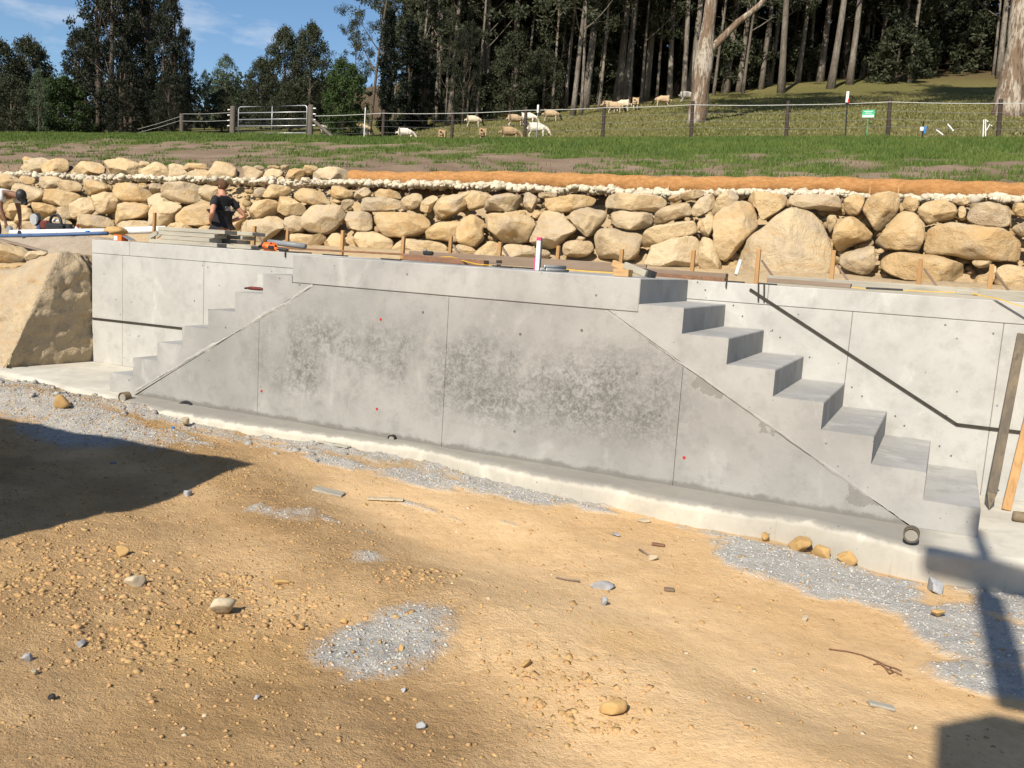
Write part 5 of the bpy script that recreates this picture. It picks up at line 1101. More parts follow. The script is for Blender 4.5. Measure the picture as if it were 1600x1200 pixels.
ttree('round_dark', 0, 58, 78, 'dark tree cut by the left edge of the view', 'dark_tree', None, 9, 0.8)
ttree('round_dark', 20, 52, 130, 'dark low shrubby tree at the far left', 'dark_tree', None, 9, 1.1)
ttree('light', 62, 50, 120, 'bare-twigged pale shrub before the far left trees', 'pale_tree', None, 8, 0.6)
ttree('light', 350, 80, 98, 'light green feathery tree in the gap above the gate', 'pale_tree', None, 8, 0.8)
ttree('light', 318, 72, 120, 'thin pale tree showing right of the dark clump', 'pale_tree', None, 8, 0.45)
ttree('round_dark', 440, 78, 62, 'dark spreading tree behind the right half of the gate', 'dark_tree', None, 9, 0.62)
ttree('round_dark', 480, 84, 56, 'dark spreading tree with an umbrella crown behind the gate', 'dark_tree', None, 9, 0.6)
ttree('round_dark', 405, 74, 105, 'dark bushy tree right behind the gate', 'dark_tree', None, 9, 0.7)
ttree('round_dark', 345, 66, 150, 'low dark tree left of the gate', 'dark_tree', None, 9, 1.0)
ttree('round_dark', 450, 70, 140, 'low dark bush behind the gate rails', 'dark_tree', None, 9, 1.1)
ttree('round', 532, 58, 106, 'dense round bright green tree right of the gate', 'leafy_tree', None, 6.5, 0.78)
ttree('airy', 573, 66, -55, 'slender open gum leaning over the round green tree', 'gum_tree', None, 17, 0.9)
ttree('airy', 548, 74, 40, 'small open-crowned gum behind the round green tree', 'gum_tree', None, 17, 0.8)
ttree('cypress', 599, 60, 36, 'narrow dark columnar cypress, the taller and slimmer of two', 'cypress', None, 9, 0.95)
ttree('cypress', 632, 64, 52, 'broader dark columnar cypress beside the slim one', 'cypress', None, 9, 1.35)
for px, t, top, k, sx in [(655, 66, 70, 'dense1', .8), (690, 70, 20, 'euc0', .8), (720, 68, 60, 'dense0', .62), (640, 80, -30, 'euc1', .9), (610, 84, -20, 'euc2', .9), (790, 70, 70, 'round_dark', .8), (840, 72, 90, 'round_dark', .8), (590, 90, -40, 'euc3', .8)]:
    ttree(k, px, t, top, 'dark leafy tree filling the forest edge right of the cypresses', 'forest_tree', 'filler trees right of the cypresses', {'d': 16, 'e': 26, 'r': 9}[k[0]], sx)
# ------------------------------------------------------------------ people
def person_body(name, J, mat, parent):
    me = skin_mesh(name, J[0], J[1], J[2] if len(J) > 2 else 0, 2); return link(name, me, mat, parent, True)
def finger_nodes(N, E, wrist_i, palm, dirv, side, curl, sc=1.0):
    """five fingers rooted in the palm"""
    palm = np.array(palm); d = np.array(dirv)/np.linalg.norm(dirv); s = np.array(side)/np.linalg.norm(side); c = np.array(curl)/np.linalg.norm(curl)
    for k, (off, L) in enumerate(((-0.033, .062), (-0.011, .072), (0.011, .068), (0.032, .055))):
        b = len(N); p0 = palm+s*off+d*0.035; N += [(tuple(p0), .0095*sc), (tuple(p0+d*L*.5+c*.008), .009*sc), (tuple(p0+d*L+c*.028), .0075*sc)]; E += [(wrist_i, b), (b, b+1), (b+1, b+2)]
    b = len(N); p0 = palm-s*0.04-d*0.01; N += [(tuple(p0), .011*sc), (tuple(p0-s*.028+d*.03+c*.012), .0095*sc), (tuple(p0-s*.036+d*.058+c*.02), .008*sc)]; E += [(wrist_i, b), (b, b+1), (b+1, b+2)]
mp = onY(347, 354, 6.9); MZ = onY(347, 281, 6.9)[2]-1.77
man = thing('person', 'man in a black T-shirt standing with hands on hips, back turned', 'person', (mp[0], 6.9, MZ), local=True)
man.rotation_euler = (0, 0, YAW+math.radians(62)); man.scale = (1.0, 1.0, 1.0)
# local: faces +y, x to his right
N = [((0, 0, .95), (.155, .12)), ((0, .02, 1.10), (.165, .145)), ((0, .005, 1.30), (.165, .12)), ((0, -.015, 1.45), (.10, .085)), ((0, -.01, 1.515), .058), ((0, .015, 1.60), (.068, .082)), ((0, .02, 1.68), (.076, .092)), ((0, .015, 1.745), (.045, .055)), ((0, .105, 1.63), .018)]
E = [(0, 1), (1, 2), (2, 3), (3, 4), (4, 5), (5, 6), (6, 7), (5, 8)]
for s in (-1, 1):
    b = len(N); N += [((s*.075, .0, 1.645), .012), ((s*.088, -.005, 1.65), .016)]; E += [(6, b), (b, b+1)]
    b = len(N); N += [((s*.185, -.015, 1.425), .068), ((s*.30, -.09, 1.27), .052), ((s*.41, -.17, 1.135), .042), ((s*.33, -.05, 1.065), .040), ((s*.235, .06, 1.005), .028), ((s*.20, .095, .985), (.028, .038))]
    E += [(3, b), (b, b+1), (b+1, b+2), (b+2, b+3), (b+3, b+4), (b+4, b+5)]; finger_nodes(N, E, b+5, (s*.195, .10, .98), (-s*.45, .75, -.25), (0.2*s, .25, 1), (-s, 0, 0))
    b = len(N); N += [((s*.095, 0, .86), .105), ((s*.105, .02, .50), .066), ((s*.11, -.02, .30), .058), ((s*.115, -.04, .09), .04), ((s*.125, .08, .045), (.04, .035)), ((s*.13, .17, .035), (.035, .025))]; E += [(0, b), (b, b+1), (b+1, b+2), (b+2, b+3), (b+3, b+4), (b+4, b+5)]
person_body('body', (N, E, 0), M['skin'], man)
N = [((0, .01, .86), (.175, .14)), ((0, .04, 1.02), (.19, .185)), ((0, .035, 1.15), (.19, .18)), ((0, .0, 1.31), (.185, .14)), ((0, -.015, 1.44), (.125, .10)), ((0, -.012, 1.485), (.075, .07))]; E = [(0, 1), (1, 2), (2, 3), (3, 4), (4, 5)]
for s in (-1, 1): b = len(N); N += [((s*.19, -.015, 1.425), .083), ((s*.27, -.065, 1.32), .078), ((s*.315, -.095, 1.255), .072)]; E += [(4, b), (b, b+1), (b+1, b+2)]
tee = person_body('t_shirt', (N, E, 1), M['tee'], man)
N = [((0, 0, .93), (.165, .135)), ((0, 0, .86), (.165, .14))]; E = [(0, 1)]
for s in (-1, 1): b = len(N); N += [((s*.10, 0, .80), .12), ((s*.11, .02, .50), .088), ((s*.115, -.025, .28), .078), ((s*.12, -.03, .10), .07)]; E += [(1, b), (b, b+1), (b+1, b+2), (b+2, b+3)]
person_body('trousers', (N, E, 0), M['trouser'], man)
V, Fq = ICO3; V = V*np.array([.088, .104, .105]); V = V+np.array([0, .008, 1.675]); V = V+0.004*fbm(V[:, 0]*60, V[:, 1]*60, V[:, 2]*60, o=2)[:, None]
fm = (V[:, 1] > .06) & (V[:, 2] < 1.70); V[fm, 1] = .05; V[:, 2] = np.where(V[:, 2] < 1.60, 1.60+(V[:, 2]-1.60)*.35, V[:, 2]); mk('hair', V, Fq, M['hair'], man, True)
for s in (-1, 1): MB().box((s*.12, .06, .035), (.10, .29, .07), None, .02).obj('boot', M['black'], man)
# pale lettering across the back of the shirt
td = bpy.data.curves.new('shirt_lettering', 'FONT'); td.body = 'SiRS'; td.size = 0.12; td.align_x = 'CENTER'; td.extrude = 0.002
to = bpy.data.objects.new('tmp', td); COL.objects.link(to); dg = bpy.context.evaluated_depsgraph_get(); tm = bpy.data.meshes.new_from_object(to.evaluated_get(dg)); bpy.data.objects.remove(to)
o = link('shirt_lettering', tm, M['print'], man); tm.materials.clear(); tm.materials.append(M['print']); o.location = (.03, -.155, 1.20); o.rotation_euler = (math.radians(84), 0, 0)
hp = onY(24, 304, 5.6)
ben = thing('person', 'worker in a white shirt and black cap bending over pipes', 'person', (hp[0]-.52, 5.6, hp[2]-1.17), local=True); ben.rotation_euler = (0, 0, math.radians(8))
N = [((-.28, 0, .90), (.14, .15)), ((-.12, 0, 1.04), (.15, .14)), ((.14, 0, 1.16), (.16, .14)), ((.30, 0, 1.19), (.10, .09)), ((.40, 0, 1.18), .06), ((.50, 0, 1.16), (.08, .075)), ((.585, 0, 1.13), (.085, .075)), ((.57, 0, 1.03), .03)]; E = [(0, 1), (1, 2), (2, 3), (3, 4), (4, 5), (5, 6), (6, 7)]
for s in (-1, 1):
    b = len(N); N += [((.26, s*.18, 1.15), .065), ((.29, s*.22, .90), .046), ((.36, s*.18, .66), .03), ((.37, s*.16, .58), (.028, .036))]; E += [(3, b), (b, b+1), (b+1, b+2), (b+2, b+3)]; finger_nodes(N, E, b+3, (.375, s*.155, .56), (.2, -.1*s, -1), (1, 0, .1), (0, -s, 0))
    b = len(N); N += [((-.28, s*.10, .80), .10), ((-.16, s*.12, .48), .07), ((-.28, s*.12, .09), .045), ((-.10, s*.13, .04), (.04, .03))]; E += [(0, b), (b, b+1), (b+1, b+2), (b+2, b+3)]
person_body('body', (N, E, 0), M['darkskin'], ben)
N = [((-.26, 0, .93), (.16, .17)), ((-.10, 0, 1.06), (.175, .165)), ((.15, 0, 1.175), (.185, .165)), ((.30, 0, 1.20), (.12, .11))]; E = [(0, 1), (1, 2), (2, 3)]
for s in (-1, 1): b = len(N); N += [((.26, s*.18, 1.16), .085), ((.28, s*.215, 1.0), .075)]; E += [(3, b), (b, b+1)]
person_body('shirt', (N, E, 1), M['whitecloth'], ben)
N = [((-.29, 0, .92), (.155, .165)), ((-.28, 0, .86), .15)]; E = [(0, 1)]
for s in (-1, 1): b = len(N); N += [((-.27, s*.10, .78), .115), ((-.16, s*.12, .48), .09), ((-.27, s*.12, .12), .075)]; E += [(1, b), (b, b+1), (b+1, b+2)]
person_body('trousers', (N, E, 0), M['trouser'], ben)
V, Fq = ICO3; V = V*np.array([.105, .10, .12]); V[:, 0] = np.where(V[:, 0] < -.03, -.03, V[:, 0]); mb = MB(); mb.add(V+np.array([.575, 0, 1.165]), [tuple(f) for f in Fq]); mb.box((.655, 0, 1.045), (.014, .16, .13), None, .006); mb.obj('cap', M['black'], ben, True)

# ------------------------------------------------------------------ things on and behind the wall top
def stakeY(px0, py0, px1, py1, Y, w=0.028): return onY(px0, py0, Y), onY(px1, py1, Y), w
SY = 2.35
for px, ty, by, br in [(241, 332, 371, 0), (397, 353, 382, 1), (449, 360, 388, 0), (535, 360, 395, 0), (630, 369, 400, 0), (704, 369, 404, 1), (781, 378, 409, 1), (872, 384, 414, 0), (971, 389, 417, 0), (1083, 391, 427, 0), (1185, 389, 432, 1), (1302, 391, 440, 1), (1438, 404, 447, 1), (1549, 413, 454, 1)]:
    t, b = onY(px+1, ty, SY), onY(px-2, by, SY); e = thing('form_stake', ('short square timber peg with a leaning brace behind the wall top' if br else 'short square timber peg driven in behind the wall top'), 'stake', (b[0], SY, b[2]), 'timber pegs behind the wall top')
    MB().beam(b-(0, 0, 0.25), t, 0.036, 0.036, 0.003, (0, 1, 0)).obj('stake', M['wood'], e)
    if br: MB().beam((b[0]+0.16, SY+0.02, b[2]-0.02), (b[0]+0.02, SY+0.03, b[2]+0.15), 0.018, 0.03, 0.002, (0, 1, 0)).obj('brace', M['wood_dark'], e)
def bar(name, label, cat, p0, p1, Y, w, h, mat, grp=None, Y1=None, up=(0, 0, 1), bev=0.003):
    o = MB().beam(onY(*p0, Y), onY(*p1, Y if Y1 is None else Y1), w, h, bev, up).obj(name, M[mat]); return tag(o, label, cat, grp)
# edge board behind the pegs line
bar('edge_board', 'long brown form board behind the wall, left run by the orange saw', 'board', (360, 383), (640, 398), 2.25, 0.03, 0.022, 'rust')
bar('edge_board', 'long grey-brown form board set on edge along the wall top, middle run', 'board', (640, 398), (1010, 421), 2.25, 0.035, 0.09, 'wood_dark')
bar('edge_board', 'long grey form board along the wall top towards the right end', 'board', (1200, 438), (1640, 467), 2.0, 0.06, 0.09, 'wood_grey')
# timber stack
e = thing('timber_stack', 'stack of weathered grey planks on the wall top in front of the man', 'timber', onY(312, 384, 1.9))
for k, (a, b, y0, y1, Y, h) in enumerate([((243, 376), (349, 384.5), 0, 0, 1.55, .045), ((262, 372.5), (337, 378.5), 0, 0, 1.62, .045), ((258, 366.5), (345, 371.5), 0, 0, 1.66, .045), ((257, 360), (361, 366), 0, 0, 1.70, .045)]):
    p, q = onY(*a, Y), onY(*b, Y); zz = max(1.44+.023, (p[2]+q[2])/2); p[2] = q[2] = 1.464+.049*k
    MB().beam(p, q, .20, h, .004).obj('plank', M['wood_grey'], e)
    p2, q2 = p+(.12, .30, 0), q+(.14, .30, 0); MB().beam(p2, q2, .22, h-.002, .004).obj('plank', M['wood_grey'], e)
p, q = onY(360, 384, 1.5), onY(398, 387, 1.5); p[2] = q[2] = 1.463; MB().beam(p, q, .12, .04, .004).obj('plank', M['wood_grey'], e)
# orange carton with an open grey lid
c = onY(193, 373, 1.48); e = thing('carton', 'small orange and white open carton on the wall top', 'carton', (c[0], 1.48, 1.44))
MB().box((c[0]-.02, 1.46, 1.475), (.13, .10, .07), None, .003).obj('box', M['orange'], e); MB().box((c[0]-.045, 1.407, 1.47), (.055, .003, .05), None, 0).obj('label', M['white'], e)
MB().beam((c[0]+.05, 1.46, 1.50), (c[0]+.20, 1.44, 1.455), .09, .004, 0).obj('lid', M['grey_pl'], e)
# dirt lump and offcuts by the pegs at left
V, Fq = ICO2; d = 1+.3*fbm(V[:, 0]*2, V[:, 1]*2, V[:, 2]*2, o=3, seed=5); p = onY(181, 361, 2.2)
tag(mk('soil_lump', V*d[:, None]*np.array([.16, .12, .06])+p, Fq, M['clod'], None, True), 'brown lump of soil behind the orange carton', 'soil')
bar('timber_offcut', 'split timber offcut leaning against a peg beside the plank stack', 'timber', (232, 372), (246, 364), 1.9, .03, .05, 'wood_grey'); bar('timber_offcut', 'slanting batten propped against the plank stack', 'timber', (245, 371), (258, 361), 1.8, .02, .03, 'wood_grey')
# pipes
def pipe(name, lab, pts, r, mat): 
    o = MB().tube(pts, r, 14).obj(name, M[mat], None, True); return tag(o, lab, 'pipe')
pipe('plastic_pipe', 'thick white plastic pipe lying behind the orange carton', [onY(188, 361, 3.0), onY(258, 358.5, 3.0)], .05, 'white')
pipe('plastic_pipe', 'long blue plastic pipe lying along the sand heap', [onY(-60, 369.5, 1.9), onY(60, 367.5, 1.9), onY(168, 364.5, 1.9)], .024, 'blue')
pipe('plastic_pipe', 'white plastic pipe with dark open end below the black saw', [onY(17, 363.5, 2.6), onY(175, 361, 2.9)], .040, 'white')
MB_ = onY(17, 363.5, 2.6)
tag(MB().tube([onY(30, 364, 2.5), onY(31, 364, 2.51)], .038, 14).obj('pipe_socket', M['black']), 'black rubber socket on the white pipe near the worker', 'pipe fitting')
tag(MB().tube([onY(13, 358, 2.7)+(0, .04, 0), onY(13, 358, 2.7)], .05, 16).obj('pipe_ring', M['grey_pl']), 'grey pipe end with dark opening beside the worker', 'pipe fitting')
bar('dark_board', 'dark narrow board lying down the sand heap', 'board', (-20, 369), (72, 393), 2.3, .10, .02, 'wood_dark')
# cut-off saw
c = onY(84, 367, 3.1); s = .0072; e = thing('cutoff_saw', 'black petrol cut-off saw with a round blade guard on the sand', 'power saw', c)
def Cc(px, py, dy=0.0): q = onY(px, py, 3.1+dy); return q
MB().box((Cc(92, 358)), (.36, .22, .17), None, .035).obj('engine', M['black'], e); MB().box(Cc(73, 352, .02), (.14, .16, .14), None, .03).obj('air_box', M['maroon'], e)
a = np.linspace(math.pi, 0, 13); hc = Cc(87, 352); MB().tube([(hc[0]+.13*math.cos(t), hc[1], hc[2]+.16*math.sin(t)) for t in a], .020, 10).obj('handle', M['black'], e, True)
MB().box(Cc(87, 344.5, .06), (.13, .02, .045), None, .01).obj('tank', M['white'], e)
g = Cc(58, 343); MB().tube([g-(0.012, .03, 0), g+(0.012, .03, 0)], .095, 20).obj('blade_guard', M['blacksteel'], e); MB().tube([g-(0, .06, 0), g-(0, -.02, 0)], .085, 24).obj('blade', M['steel'], e)
MB().tube([Cc(62, 350), Cc(70, 354)], .03, 8).obj('arm', M['blacksteel'], e); MB().box(Cc(62, 360), (.07, .08, .16), None, .015).obj('bottle', M['blue'], e); MB().tube([Cc(101, 341), Cc(101, 356)], .010, 8).obj('lever', M['wood_grey'], e); MB().tube([Cc(108, 350), Cc(108.5, 367)], .05, 12).obj('starter', M['black'], e)
c = onY(118, 366, 3.2); e = thing('jerry_can', 'white plastic container with a red cap beside the black saw', 'container', c); MB().box(c+(0, 0, .055), (.13, .10, .11), None, .025).obj('body', M['white'], e); MB().tube([c+(.05, 0, .11), c+(.05, 0, .135)], .016, 10).obj('cap', M['red'], e)
tag(MB().box(onY(137, 363, 2.5), (.055, .05, .05), None, .01).obj('pipe_plug', M['bluebright']), 'small bright blue plug on the white pipe', 'pipe fitting')
# orange demolition saw and grey tube
c = onY(424, 384, 1.42); e = thing('chainsaw', 'orange and black saw lying on the wall top by a grey tube', 'saw', (c[0], 1.42, 1.44))
MB().box((c[0]-.03, 1.43, 1.487), (.15, .13, .09), None, .03).obj('engine_cover', M['orange'], e, True); MB().box((c[0]+.05, 1.385, 1.478), (.13, .06, .07), None, .025).obj('front_cover', M['orange'], e, True); MB().box((c[0]+.055, 1.35, 1.478), (.075, .02, .04), None, .008).obj('grille', M['black'], e)
MB().tube([(c[0]+.10, 1.40, 1.47), (c[0]+.21, 1.42, 1.462)], .016, 8).obj('handle', M['black'], e); MB().box((c[0]-.09, 1.42, 1.49), (.035, .10, .07), None, .012).obj('rear_grip', M['black'], e)
pipe('grey_tube', 'grey plastic tube lying on the fill behind the orange saw', [onY(420, 378, 1.75), onY(477, 385, 1.75)], .030, 'grey_pl')
# rods and clips along the top edge
for lab, a, b, Y in [('flat black steel bar on the wall top right of the orange saw', (437, 391), (486, 394), 1.36), ('flat black steel bar at the left end of the stair platform', (505, 397), (543, 399), .9), ('flat black steel bar in the middle of the stair platform', (596, 403.5), (626, 404.5), .6), ('flat dark steel bar near the yellow strap', (775, 412.5), (800, 415), .6), ('long dark steel bar ending at the white post', (770, 411), (838, 417.5), .9)]:
    p, q = onY(*a, Y), onY(*b, Y); p[2] = q[2] = 1.448; tag(MB().beam(p, q, .03, .012, .002).obj('steel_bar', M['blacksteel']), lab, 'steel bar')
def clip(px, py, n, lab, l=.07):
    p = onY(px, py, WY); e = thing('wall_clip', lab, 'clip', (p[0], WY, 1.44))
    for k in range(n):
        x0 = p[0]+.045*k; MB().beam((x0, WY-.012, 1.444), (x0+(.012 if n > 1 else 0), WY-.012, 1.444-l), .012, .012, .001, (0, 1, 0)).obj('hook', M['blacksteel'], e)
    MB().beam((p[0]-.01, WY+.01, 1.446), (p[0]+.14, WY+.02, 1.446), .014, .012, .001).obj('bar', M['blacksteel'], e)
clip(447, 394, 1, 'small black clip hooked over the left wall top', .055); clip(1136, 438, 1, 'small black clip over the wall top by the top right step', .05); clip(1186, 440, 2, 'pair of black hooks over the wall top at the channel end', .14)
# rusty boards, tape tool, yellow straps on the platform
bar('rusty_board', 'dark rusty form board on the platform by the tape tool', 'board', (634, 402), (760, 411.5), .75, .10, .05, 'rust'); bar('rusty_board', 'dark wet form board overlapping the rusty one', 'board', (690, 403), (780, 409), 1.15, .12, .03, 'wood_dark')
p = onY(669, 399, 1.0); e = thing('tape_tool', 'small black hand tool on the rusty board', 'tool', p); MB().box(p+(0, 0, .02), (.10, .05, .04), None, .012).obj('body', M['black'], e); MB().box(p+(-.03, -.01, .042), (.04, .03, .02), None, .006).obj('button', M['grey_pl'], e)
p = onY(637, 400, .95); e = thing('hand_tool', 'small grey hand tool at the end of the rusty board', 'tool', p); MB().box(p, (.07, .05, .03), None, .008).obj('head', M['steel'], e); MB().tube([p+(.02, 0, 0), p+(.10, .02, .005)], .010, 8).obj('grip', M['maroon'], e)
def strap(lab, pts, w=.012):
    mb = MB()
    for a, b in zip(pts[:-1], pts[1:]): mb.beam(a, b, w, .006, 0)
    tag(mb.obj('yellow_strap', M['yellow']), lab, 'strap')
strap('yellow strap trailing over the rusty board', [onY(682, 402, 1.0), onY(705, 401, 1.0), onY(722, 407, .7), onY(745, 412.5, .55), onY(767, 414.5, .5)]); strap('yellow strap running to the timber offcuts', [onY(885, 420.5, .45), onY(920, 424, .4), onY(962, 426, .35)])
strap('yellow strap lying along the right wall top and drooping off it', [onY(1330, 449, 1.4), onY(1362, 451.5, 1.4), onY(1420, 454, 1.4), onY(1492, 457, 1.40), onY(1520, 459, 1.36), onY(1560, 467, WY-.03), onY(1625, 488, WY-.12)], .014)
bar('level_handle', 'brown hand float on the yellow strap', 'tool', (1494, 455.5), (1528, 458.5), 1.38, .05, .035, 'wood_grey'); bar('twisted_bar', 'ribbed dark reinforcing bar beside the yellow strap', 'steel bar', (1353, 450), (1411, 453), 1.37, .016, .016, 'blacksteel')
bar('wet_board', 'dark wet-edged board on the right wall top', 'board', (1200, 437.5), (1330, 447), 1.42, .10, .035, 'wood_dark')
# white post with pink tip, tubes
p, t = onY(840, 418, .35), onY(842, 371, .35); e = thing('survey_post', 'white square post with a pink tip standing on the platform', 'post', (p[0], .35, 1.44)); p[2] = 1.44
MB().box((p[0], .35, (1.44+t[2])/2-.012), (.034, .034, t[2]-1.44-.024), None, .004).obj('post', M['white'], e); MB().box((p[0], .35, t[2]-.012), (.036, .036, .028), None, .004).obj('pink_tip', M['pink'], e); MB().box((p[0]-.02, .345, 1.49), (.008, .03, .10), None, 0).obj('pink_mark', M['pink'], e); MB().box((p[0]+.0185, .352, (1.44+t[2])/2), (.004, .028, t[2]-1.46), None, 0).obj('grey_side', M['grey_pl'], e)
e = thing('tube_bundle', 'bundle of grey steel tubes with bright ends by the white post', 'tubes', onY(860, 416, .3))
for k, (dx, dy, dz) in enumerate([(0, 0, 0), (.03, .03, 0), (.012, .015, .024)]):
    a, b = onY(846+k, 415, .25), onY(880, 419, .45); a[2] = b[2] = 1.454; MB().tube([a+(dx, dy, dz), b+(dx, dy, dz)], .0125, 12).obj('tube', M['grey_pl'], e, True); MB().tube([a+(dx-.004, dy-.002, dz), a+(dx+.001, dy, dz)], .011, 12).obj('tube_end', M['white'], e)
# timber offcuts at the top of the right flight
for lab, a, b, Y, w, h, m, z in [('sawn pine offcut on the platform edge above the right flight', (961, 427), (985, 430), .22, .10, .055, 'wood_x', 1.468), ('pale pine wedge tipped up among the offcuts', (958, 411), (978, 419), .5, .06, .05, 'wood_x', None), ('grey angled offcut lying across the sawn pine', (976, 414), (1010, 428), .3, .05, .05, 'wood_grey', None), ('dark timber end behind the sawn pine', (1003, 424), (1022, 430), .7, .12, .05, 'black', None)]:
    p, q = onY(*a, Y), onY(*b, Y)
    if z: p[2] = q[2] = z
    tag(MB().beam(p, q, w, h, .003).obj('timber_offcut', M[m]), lab, 'timber')
bar('plank_on_platform', 'long brown plank behind the first dark riser', 'plank', (1024, 429), (1135, 437), 1.38, .12, .03, 'rust'); bar('plank_on_platform', 'grey plank behind the brown one at the stair head', 'plank', (1000, 421.5), (1136, 431), 1.75, .10, .04, 'wood_dark')
pipe('white_tube', 'short white tube leaning behind the wall top near the stair head', [onY(1150, 429, 1.9), onY(1157, 407, 2.0)], .016, 'white')
# red tool on a left step
p = onY(389, 456, .35); z = TOP-2*RIS+.018; e = thing('red_tool', 'dark red float handle lying on a left-hand step', 'tool', (p[0]+.06, .35, z-.018))
MB().tube([(p[0]-.02, .35, z), (p[0]+.02, .35, z+.002), (p[0]+.12, .36, z+.002), (p[0]+.17, .36, z)], [.010, .017, .017, .011], 10).obj('grip', M['maroon'], e, True); MB().tube([(p[0]-.05, .35, z-.004), (p[0]-.02, .35, z)], .009, 8).obj('tip', M['black'], e)
# leaning stakes at the right end
def lean(lab, b, t, w, th, mat, point):
    b, t = np.array(b), np.array(t); d = (t-b)/np.linalg.norm(t-b); e = thing('leaning_stake', lab, 'stake', b)
    pt = b+d*point if point else b; MB().beam(pt, t, w, th, .003, (0, 1, 0)).obj('shaft', M[mat], e)
    if point:
        y = np.cross((0, 1, 0), d); y /= np.linalg.norm(y); z = np.cross(d, y); V = [pt+y*sx*w/2+z*sz*th/2 for sx, sz in ((-1, -1), (1, -1), (1, 1), (-1, 1))]+[b+z*sz*th/2*.8 for sz in (-1, 1)]
        MB().add(V, [(0, 1, 4), (3, 5, 2), (0, 4, 5, 3), (1, 2, 5, 4), (0, 3, 2, 1)]).obj('point', M[mat], e)
lean('dark weathered pointed stake leaning on the wall at the bottom right', onZ(1545, 797, 0.003), onY(1597, 522, WY-.03), .062, .035, 'stake_dark', .12)
lean('yellow pine stake leaning beside the dark one', onZ(1572, 797, 0.003), onY(1640, 520, WY-.03), .058, .032, 'wood', 0)
o = MB().tube([onZ(1582, 806, .035), onZ(1582, 806, .035)+(.02, 0, 0), onZ(1582, 806, .035)+(.9, .12, 0)], [.032, .036, .036], 16).obj('round_bar', M['stake_dark'], None, True); tag(o, 'round dark post end lying on the slab under the stakes', 'post')

# ------------------------------------------------------------------ loose stones and litter on the dirt
def gh(x, y): return float(g_h(np.array([x]), np.array([y]))[0])
def rock(px, py, wpx, mat, lab, seed, hz=.7, grp=None, flat=None):
    x, y = gpx(px, py); z = gh(x, y); d = np.linalg.norm(np.array([x, y, z])-CAM); w = wpx*d/F_PX; rng = np.random.default_rng(seed)
    V, Fq = ICO2; V = V.copy()
    for _ in range(13):
        n = rng.normal(size=3); n /= np.linalg.norm(n); q = V@n; lim = rng.uniform(.38, .72); V = V-np.clip(q-lim, 0, None)[:, None]*n
    V = V*(1+.10*fbm(V[:, 0]*2.5+seed, V[:, 1]*2.5, V[:, 2]*2.5, o=3, seed=seed))[:, None]; V = V*np.array([.62, .45, .62*hz])*w
    a = rng.uniform(0, 6.28); R = np.array([[math.cos(a), -math.sin(a), 0], [math.sin(a), math.cos(a), 0], [0, 0, 1]]); V = V@R.T
    o = mk('loose_stone', V, Fq, M[mat], None, False); o.location = (x, y, z+.30*hz*w); return tag(o, lab, 'stone', grp or 'loose stones on the dirt')
ST = [(350, 957, 42, 'lime', 'pale angular stone in the crumbly clods, largest in the foreground', 1), (210, 920, 28, 'lime', 'pale lopsided stone among crumbly clods near two smaller ones'), (189, 872, 22, 'clod', 'ochre stone with a dark shaded side beyond the clods'), (437, 918, 32, 'clod', 'flat yellow stone pressed in the dirt', 1, .3),
      (42, 1042, 20, 'greystone', 'grey stone pair at the left by a white chip'), (54, 1065, 14, 'lime', 'whitish chip below the grey stone pair'), (127, 1010, 17, 'greystone', 'grey stone with a long shadow left of the tyre marks'), (955, 1132, 40, 'clod', 'ochre rock with a white edge in front of everything'), (940, 926, 40, 'greystone', 'flat grey concrete lump beside a thin stick', 1, .4),
      (942, 957, 18, 'greystone', 'small blue-grey stone below the concrete lump'), (1463, 916, 34, 'greystone', 'rough grey concrete lump at the right gravel edge'), (293, 786, 17, 'greystone', 'lone grey stone by the big shadow edge'), (1028, 806, 32, 'lime', 'white broken shell of concrete near the footing'), (1009, 820, 24, 'lime', 'flat white slab chip below the footing', 1, .25),
      (963, 844, 20, 'greystone', 'flat grey chip on smooth dirt', 1, .3), (1248, 856, 42, 'clod', 'large orange clod against the footing'), (1284, 864, 34, 'clod', 'orange clod in the middle of the footing row'), (1322, 872, 34, 'clod', 'orange clod at the right end of the footing row'), (1196, 846, 20, 'clod', 'small orange clod at the left of the footing row'),
      (631, 1080, 12, 'greystone', 'small round grey stone below the white gravel heap'), (660, 1137, 16, 'greystone', 'grey stone near the front of the trodden dirt'), (82, 1107, 12, 'black', 'small black chip lying on the trodden dirt'), (402, 1094, 11, 'greystone', 'small grey-blue stone right of the tyre marks'), (473, 985, 16, 'clod', 'yellow stone left of the white gravel heap'),
      (535, 980, 14, 'clod', 'orange stone on the rim of the white gravel heap'), (627, 1025, 13, 'clod', 'orange stone lying inside the white gravel heap'), (822, 1062, 18, 'clod', 'pale orange stone among crumbs right of the heap'), (1018, 880, 16, 'lime', 'cream stone at the end of a thin stick'), (265, 622, 12, 'lime', 'cream stone in the grey rubble by the footing', ), (1465, 963, 20, 'clod', 'tan stone at the tip of the grey gravel'),
      (100, 660, 30, 'clod', 'brown clod in the big shadow near the boulder'), (1258, 968, 14, 'lime', 'pale patchy chip on the smooth dirt'), (386, 680, 18, 'clod', 'clod near the leaning stick by the footing'), (290, 681, 20, 'lime', 'whitish lump in the rubble by the black pipe end')]
for i, s in enumerate(ST): rock(s[0], s[1], s[2], s[3], s[4], 400+i, s[6] if len(s) > 6 else .75)
rng = np.random.default_rng(31)
